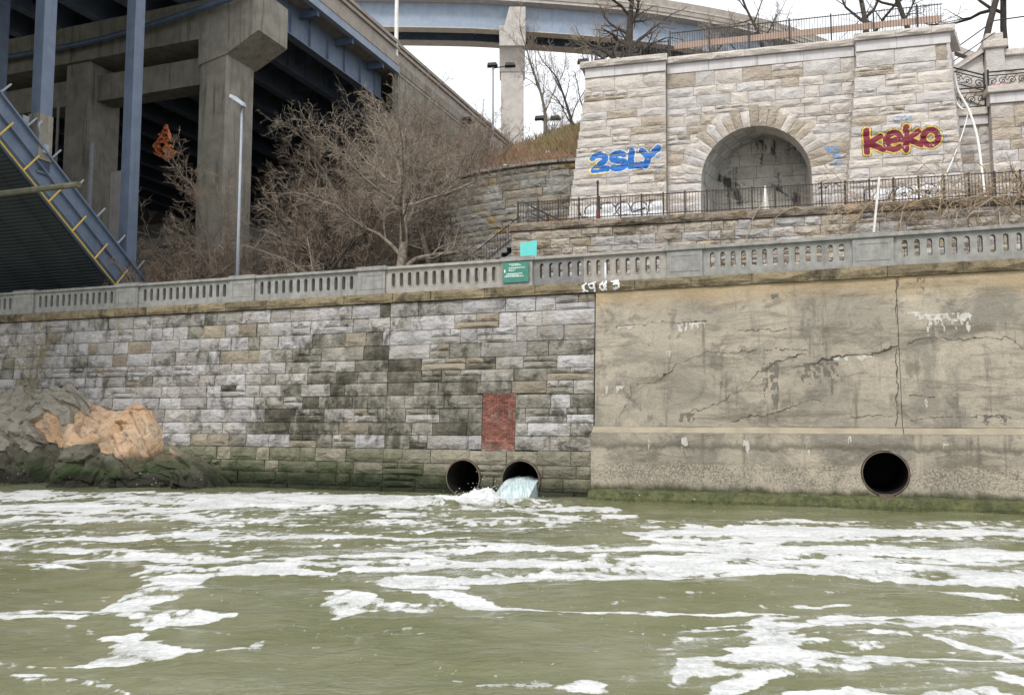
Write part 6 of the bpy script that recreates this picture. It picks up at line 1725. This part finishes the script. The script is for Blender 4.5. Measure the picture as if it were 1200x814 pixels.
# ================================================================ bare trees
class Tree:
    def __init__(self, seed): self.r = random.Random(seed); self.t = MB(); self.c = MB()
    def grow(self, p, d, ln, rad, lev, P_):
        r = self.r; n = P_['seg'][lev]; pts = [Vector(p)]; rs = [rad]; dirs = []
        d = Vector(d).normalized(); wig = P_['wig'][lev]; up = P_['up'][lev]; tip = rad*P_['tip'][lev]
        for i in range(n):
            d = (d+Vector((r.gauss(0, wig), r.gauss(0, wig), r.gauss(0, wig)+up))).normalized()
            pts.append(pts[-1]+d*(ln/n)); dirs.append(d.copy()); rs.append(rad+(tip-rad)*(i+1)/n)
        mb = self.t if lev <= P_['limb'] else self.c
        mb.tube(pts, rs, P_.get('sides', (8, 6, 5, 3, 3, 3))[lev], 0, False)
        if lev+1 >= len(P_['seg']): return
        k = P_['kids'][lev]; k = max(1, int(round(k*r.uniform(0.75, 1.25))))
        st = P_['start'][lev]; a0 = r.uniform(0, 6.28)
        for j in range(k):
            f = st+(1-st)*(j+r.random())/k; i = min(n-1, int(f*n)); q = pts[i].lerp(pts[i+1], f*n-i)
            dd = dirs[i]; ang = P_['ang'][lev]*r.uniform(0.65, 1.25); az = a0+j*2.4+r.uniform(-.4, .4)
            o = dd.orthogonal().normalized(); o2 = dd.cross(o)
            nd = dd*math.cos(ang)+(o*math.cos(az)+o2*math.sin(az))*math.sin(ang)
            rr = rs[i]+(rs[i+1]-rs[i])*(f*n-i)
            self.grow(q, nd, ln*P_['ratio'][lev]*r.uniform(0.65, 1.2)*(1.15-0.45*f), max(P_['rmin'], rr*P_['rr'][lev]), lev+1, P_)
        # leader goes on
        if lev < 2: self.grow(pts[-1], dirs[-1], ln*0.45, max(P_['rmin'], rs[-1]), lev+1, P_)
TP = dict(seg=[5, 6, 4, 3, 2], wig=[.10, .17, .2, .22, .25], up=[.05, .05, .04, .03, .0], tip=[.45, .3, .3, .4, .5], kids=[8, 9, 7, 6], start=[.3, .2, .15, .1], ang=[.95, .8, .8, .8], ratio=[.62, .5, .5, .5], rr=[.5, .5, .5, .55], rmin=.008, limb=2)
def tree(name, label, seed, loc, height, rad, bark_m, twig_m, P_=TP, lean=(0, 0), group=None, trunks=1, cat='tree', frac=0.5):
    T = Tree(seed)
    for k in range(trunks):
        a = T.r.uniform(0, 6.28); sp = 0.28 if trunks > 1 else 0
        T.grow((math.cos(a)*.15*sp, math.sin(a)*.15*sp, -0.4), (lean[0]+math.cos(a)*sp, lean[1]+math.sin(a)*sp, 1), height*frac, rad, 0, P_)
    t = thing(name, label, cat, ID, loc, group)
    m1 = T.t.mesh('trunk', bark_m, smooth=True); m2 = T.c.mesh('crown', twig_m)
    link('trunk', m1, t); link('crown', m2, t); return t
def rf(u, v, z): p = RF.w(u, v, z); return (p.x, p.y, p.z)
def wf(u, v, z): p = WF.w(u, v, z); return (p.x, p.y, p.z)
P_main = dict(TP, kids=[9, 10, 8, 6], ang=[1.0, .75, .8, .8], start=[.38, .2, .15, .1], up=[.02, .05, .03, .02, 0], ratio=[.95, .48, .5, .5], rr=[.55, .5, .5, .55])
tree('bare_tree', 'pale-barked spreading bare tree in front of the curved wall', 31, rf(-11.6, 7.2, 7.0), 15.0, 0.30, M['bark_pale'], M['twig_grey'], P_main, (0.08, 0), 'bare trees along the road', frac=0.50)
P_w = dict(TP, seg=[5, 5, 4, 3, 2], kids=[8, 8, 7, 4], ang=[.9, .85, .8, .8], wig=[.14, .2, .22, .24, .26], up=[.03, .05, .03, .02, 0])
tree('bare_tree', 'dark crooked bare tree leaning right, left of the pale-barked one', 32, rf(-18.0, 10.0, 7.2), 14, 0.26, M['bark_dark'], M['twig'], P_w, (0.32, 0), 'bare trees along the road', 2)
tree('bare_tree', 'dark twin-stemmed bare tree between the lamp and the crooked tree', 33, rf(-15.2, 12.5, 8.0), 14, 0.2, M['bark_dark'], M['twig'], P_w, (-0.1, 0), 'bare trees along the road', 1)
tree('bare_tree', 'bushy bare tree with tips against the viaduct girder', 34, rf(-17.0, 16.5, 8.5), 19.0, 0.22, M['bark_grey'], M['twig_grey'], P_w, (0.1, 0), 'bare trees along the road', 2)
tree('bare_tree', 'slender bare tree growing right in front of the concrete pier', 35, rf(-20.7, 6.0, 7.0), 12.5, 0.12, M['bark_grey'], M['twig'], dict(TP, ang=[.6, .6, .7, .7], kids=[8, 8, 6, 5]), (0, 0), 'bare trees along the road')
tree('bare_tree', 'low bushy bare tree at the foot of the blue arch rib', 36, rf(-22.3, 5.2, 7.0), 7.5, 0.10, M['bark_grey'], M['twig'], P_w, (-0.1, 0), 'bare trees along the road', 3)
tree('bare_tree', 'bushy bare tree under the viaduct edge with fine tips', 37, rf(-14.2, 17.5, 9.0), 18.5, 0.2, M['bark_grey'], M['twig_grey'], P_w, (-0.05, 0), 'bare trees along the road', 2)
tree('bare_tree', 'thin bare tree right of the pale ramp pier', 41, (2.3, 56.5, 21.5), 12.5, 0.13, M['bark_grey'], M['twig_grey'], dict(TP, ang=[.5, .6, .7, .7], kids=[9, 6, 5, 3]), (0, 0), 'trees above the curved wall')
tree('bare_tree', 'forked bare tree close to the left edge of the facade', 42, (4.9, 55.0, 20.5), 11, 0.13, M['bark_dark'], M['twig_grey'], dict(TP, ang=[.55, .6, .7, .7], kids=[8, 6, 5, 3]), (-0.05, 0), 'trees above the curved wall', 2)
P_big = dict(TP, kids=[8, 7, 6, 4], ang=[1.0, .8, .8, .8], start=[.3, .2, .15, .1], rr=[.6, .5, .5, .5])
tree('bare_tree', 'thick-trunked bare tree standing behind the left end of the facade top', 43, wf(-6.0, 8.5, 21.4), 11, 0.36, M['bark_dark'], M['twig_grey'], P_big, (0.02, 0), 'trees behind the facade', frac=0.5)
tree('bare_tree', 'bare tree behind the middle of the upper fence', 44, wf(-1.5, 12.5, 21.4), 9, 0.22, M['bark_grey'], M['twig_grey'], P_big, (0.2, 0), 'trees behind the facade')
for k, (u, v, h, rd, lab) in enumerate(((8.6, 17, 13, .26, 'bare tree behind the right end of the upper fence'), (11.2, 16, 13, .20, 'slim bare tree just left of the capped stone pier'), (14.0, 15, 14, .26, 'dark bare tree right of the capped stone pier'), (16.3, 17, 14, .24, 'bare tree behind the stair handrail'), (18.6, 15, 13, .28, 'bare tree at the top right corner of the view'), (4.0, 26, 13, .2, 'distant bare tree behind the end of the curved ramp'))):
    tree('bare_tree', lab, 50+k, wf(u, v, 21.4), h+9, rd, M['bark_dark'], M['twig_grey'], dict(P_big, kids=[10, 7, 6, 4], start=[.45, .2, .15, .1], ratio=[.42, .5, .5, .5]), (0.03*(-1)**k, 0), 'trees behind the facade', frac=0.62)

tree('bare_tree', 'tall bushy bare tree in front of the end of the viaduct parapet', 38, rf(-16.2, 19.5, 9.5), 18.5, 0.2, M['bark_grey'], M['twig_grey'], P_w, (0.05, 0), 'bare trees along the road', 2)
tree('bare_tree', 'broad bare tree under the girder left of the tall bushy one', 39, rf(-20.5, 17.5, 9.5), 15.5, 0.18, M['bark_grey'], M['twig'], P_w, (-0.05, 0), 'bare trees along the road', 2)
# thickets of bare brush: one mass
def shrub_mesh(seed, h, stems, mat, P_):
    T = Tree(seed)
    for k in range(stems):
        a = T.r.uniform(0, 6.28); l = T.r.uniform(0.2, 0.9)
        T.grow((math.cos(a)*.3, math.sin(a)*.3, -0.2), (math.cos(a)*l, math.sin(a)*l, 1), h*T.r.uniform(.5, .8), 0.035, 0, P_)
    T.t.v, T.t.f = T.t.v, T.t.f
    n = len(T.t.v); T.t.v += T.c.v; T.t.f += [tuple(n+i for i in f) for f in T.c.f]
    return np.array(T.t.v), T.t.f
P_s = dict(sides=(4, 3, 3, 3), seg=[4, 3, 2, 2], wig=[.2, .25, .3, .3], up=[.06, .03, .0, 0], tip=[.4, .4, .5, .6], kids=[6, 5, 4], start=[.15, .1, .1], ang=[.8, .8, .85], ratio=[.55, .5, .5], rr=[.6, .6, .7], rmin=.008, limb=9)
SH = [shrub_mesh(70+k, 3.6, 6, None, P_s) for k in range(3)]
def thicket(name, label, spots, mat, seed):
    r = random.Random(seed); V_, F_ = [], []; off = 0
    for (x, y, z, s) in spots:
        v, f = SH[r.randrange(3)]; a = r.uniform(0, 6.28); c, sn = math.cos(a), math.sin(a); k = s*r.uniform(.8, 1.2)
        w_ = np.stack([(v[:, 0]*c-v[:, 1]*sn)*k+x, (v[:, 0]*sn+v[:, 1]*c)*k+y, v[:, 2]*k*r.uniform(.85, 1.15)+z], -1)
        V_.append(w_); F_ += [tuple(off+i for i in q) for q in f]; off += len(v)
    me = bpy.data.meshes.new(name); me.from_pydata(np.concatenate(V_).tolist(), [], F_); me.materials.append(mat); me.update()
    return tag(link(name, me), label, 'brush', kind='stuff')
r = random.Random(17)
def bank_z(u, v):
    return 7.02+min(1, max(0, (-9.0-u)/5.0))*max(0, v-6.5)*0.20
sp = []
for k in range(22):
    u = r.uniform(-31, -16); v = r.uniform(3.6, 8.0); p = RF.w(u, v, bank_z(u, v)); sp.append((p.x, p.y, p.z, r.uniform(.7, 1.15)*(1.1 if u < -20 else .9)))
thicket('near_thicket', 'tangled brown brush behind the left half of the balustrade', sp, M['twig'], 1)
sp = []
for k in range(13):
    u = r.uniform(-27, -15); v = r.uniform(11, 20); p = RF.w(u, v, bank_z(u, v)); sp.append((p.x, p.y, p.z, r.uniform(1.3, 2.2)))
thicket('far_thicket', 'grey brown brush massed under the viaduct edge', sp, M['twig_grey'], 2)
sp = []
for k in range(18):
    s = r.uniform(9.5, 26); t = r.uniform(0.6, 13); x, y, ux, uy = on_path(s); sp.append((x-uy*t, y+ux*t, hill_z(s, t), r.uniform(.5, 1.15)))
thicket('slope_thicket', 'brown brush on the slope above the curved wall', sp, M['twig'], 3)
sp = []
for k in range(14):
    u = r.uniform(-21.8, -15); v = r.uniform(18, 40); p = RF.w(u, v, emb_z(u, v)); sp.append((p.x, p.y, p.z, r.uniform(.6, 1.1)))
thicket('embankment_thicket', 'dark brown brush on the embankment below the viaduct parapet', sp, M['twig'], 5)
sp = []
for k in range(6):
    s = r.uniform(-1, 9); t = r.uniform(12, 20); x, y, ux, uy = on_path(s); sp.append((x-uy*t, y+ux*t, hill_z(s, t), r.uniform(.5, 1.0)))
thicket('crest_thicket', 'pale brush on the hill crest next to the facade', sp, M['twig_grey'], 4)

# weed growing on the wall above the rocks
T = Tree(91)
for k in range(5):
    T.grow((T.r.uniform(-.2, .2), T.r.uniform(-.1, .05), 0), (T.r.uniform(-.35, .35), -0.05, 1), 2.4, 0.022, 0, dict(P_s, seg=[4, 4, 3], kids=[6, 4], ang=[.35, .5, .6], up=[.06, .03, 0, 0], rmin=.008))
wd_ = thing('wall_weed', 'straggly dead weed growing up the stone wall above the rocks', 'plant', RF, (-25.1, -0.25, 3.6))
link('stems', T.t.mesh('stems', M['grass_olive']), wd_); 

# vines hanging over the right part of the terrace wall
r = random.Random(23); b = MB()
for k in range(150):
    u = r.gauss(9.5, 2.8); z = r.uniform(12.0, 13.1); pts = [(u, -0.25, z)]; d = [r.uniform(-1, 1), 0, r.uniform(-.6, .2)]
    for i in range(9):
        d[0] += r.gauss(0, .35); d[2] += r.gauss(0, .35)-0.10; l = math.hypot(d[0], d[2]) or 1
        q = pts[-1]; pts.append((q[0]+d[0]/l*.28, max(-0.9, min(-0.16, q[1]+r.gauss(0, .07))), max(9.5, q[2]+d[2]/l*.28)))
    b.tube(pts, [r.uniform(.010, .022)]*len(pts), 3, 0, False)
tag(b.build('vines', M['vine'], None, WF, (9.5, -0.3, 11)), 'tangle of pale leafless vines over the right part of the terrace wall', 'vines', kind='stuff')
tree('bare_sapling', 'small dark bare sapling on the terrace below the right hose', 95, wf(13.2, 0.9, 12.1), 4.2, 0.055, M['bark_dark'], M['twig'], dict(TP, ang=[.8, .8, .8, .8], kids=[6, 4, 3, 2], wig=[.2, .25, .25, .25, .25]), (-0.1, 0), cat='sapling')
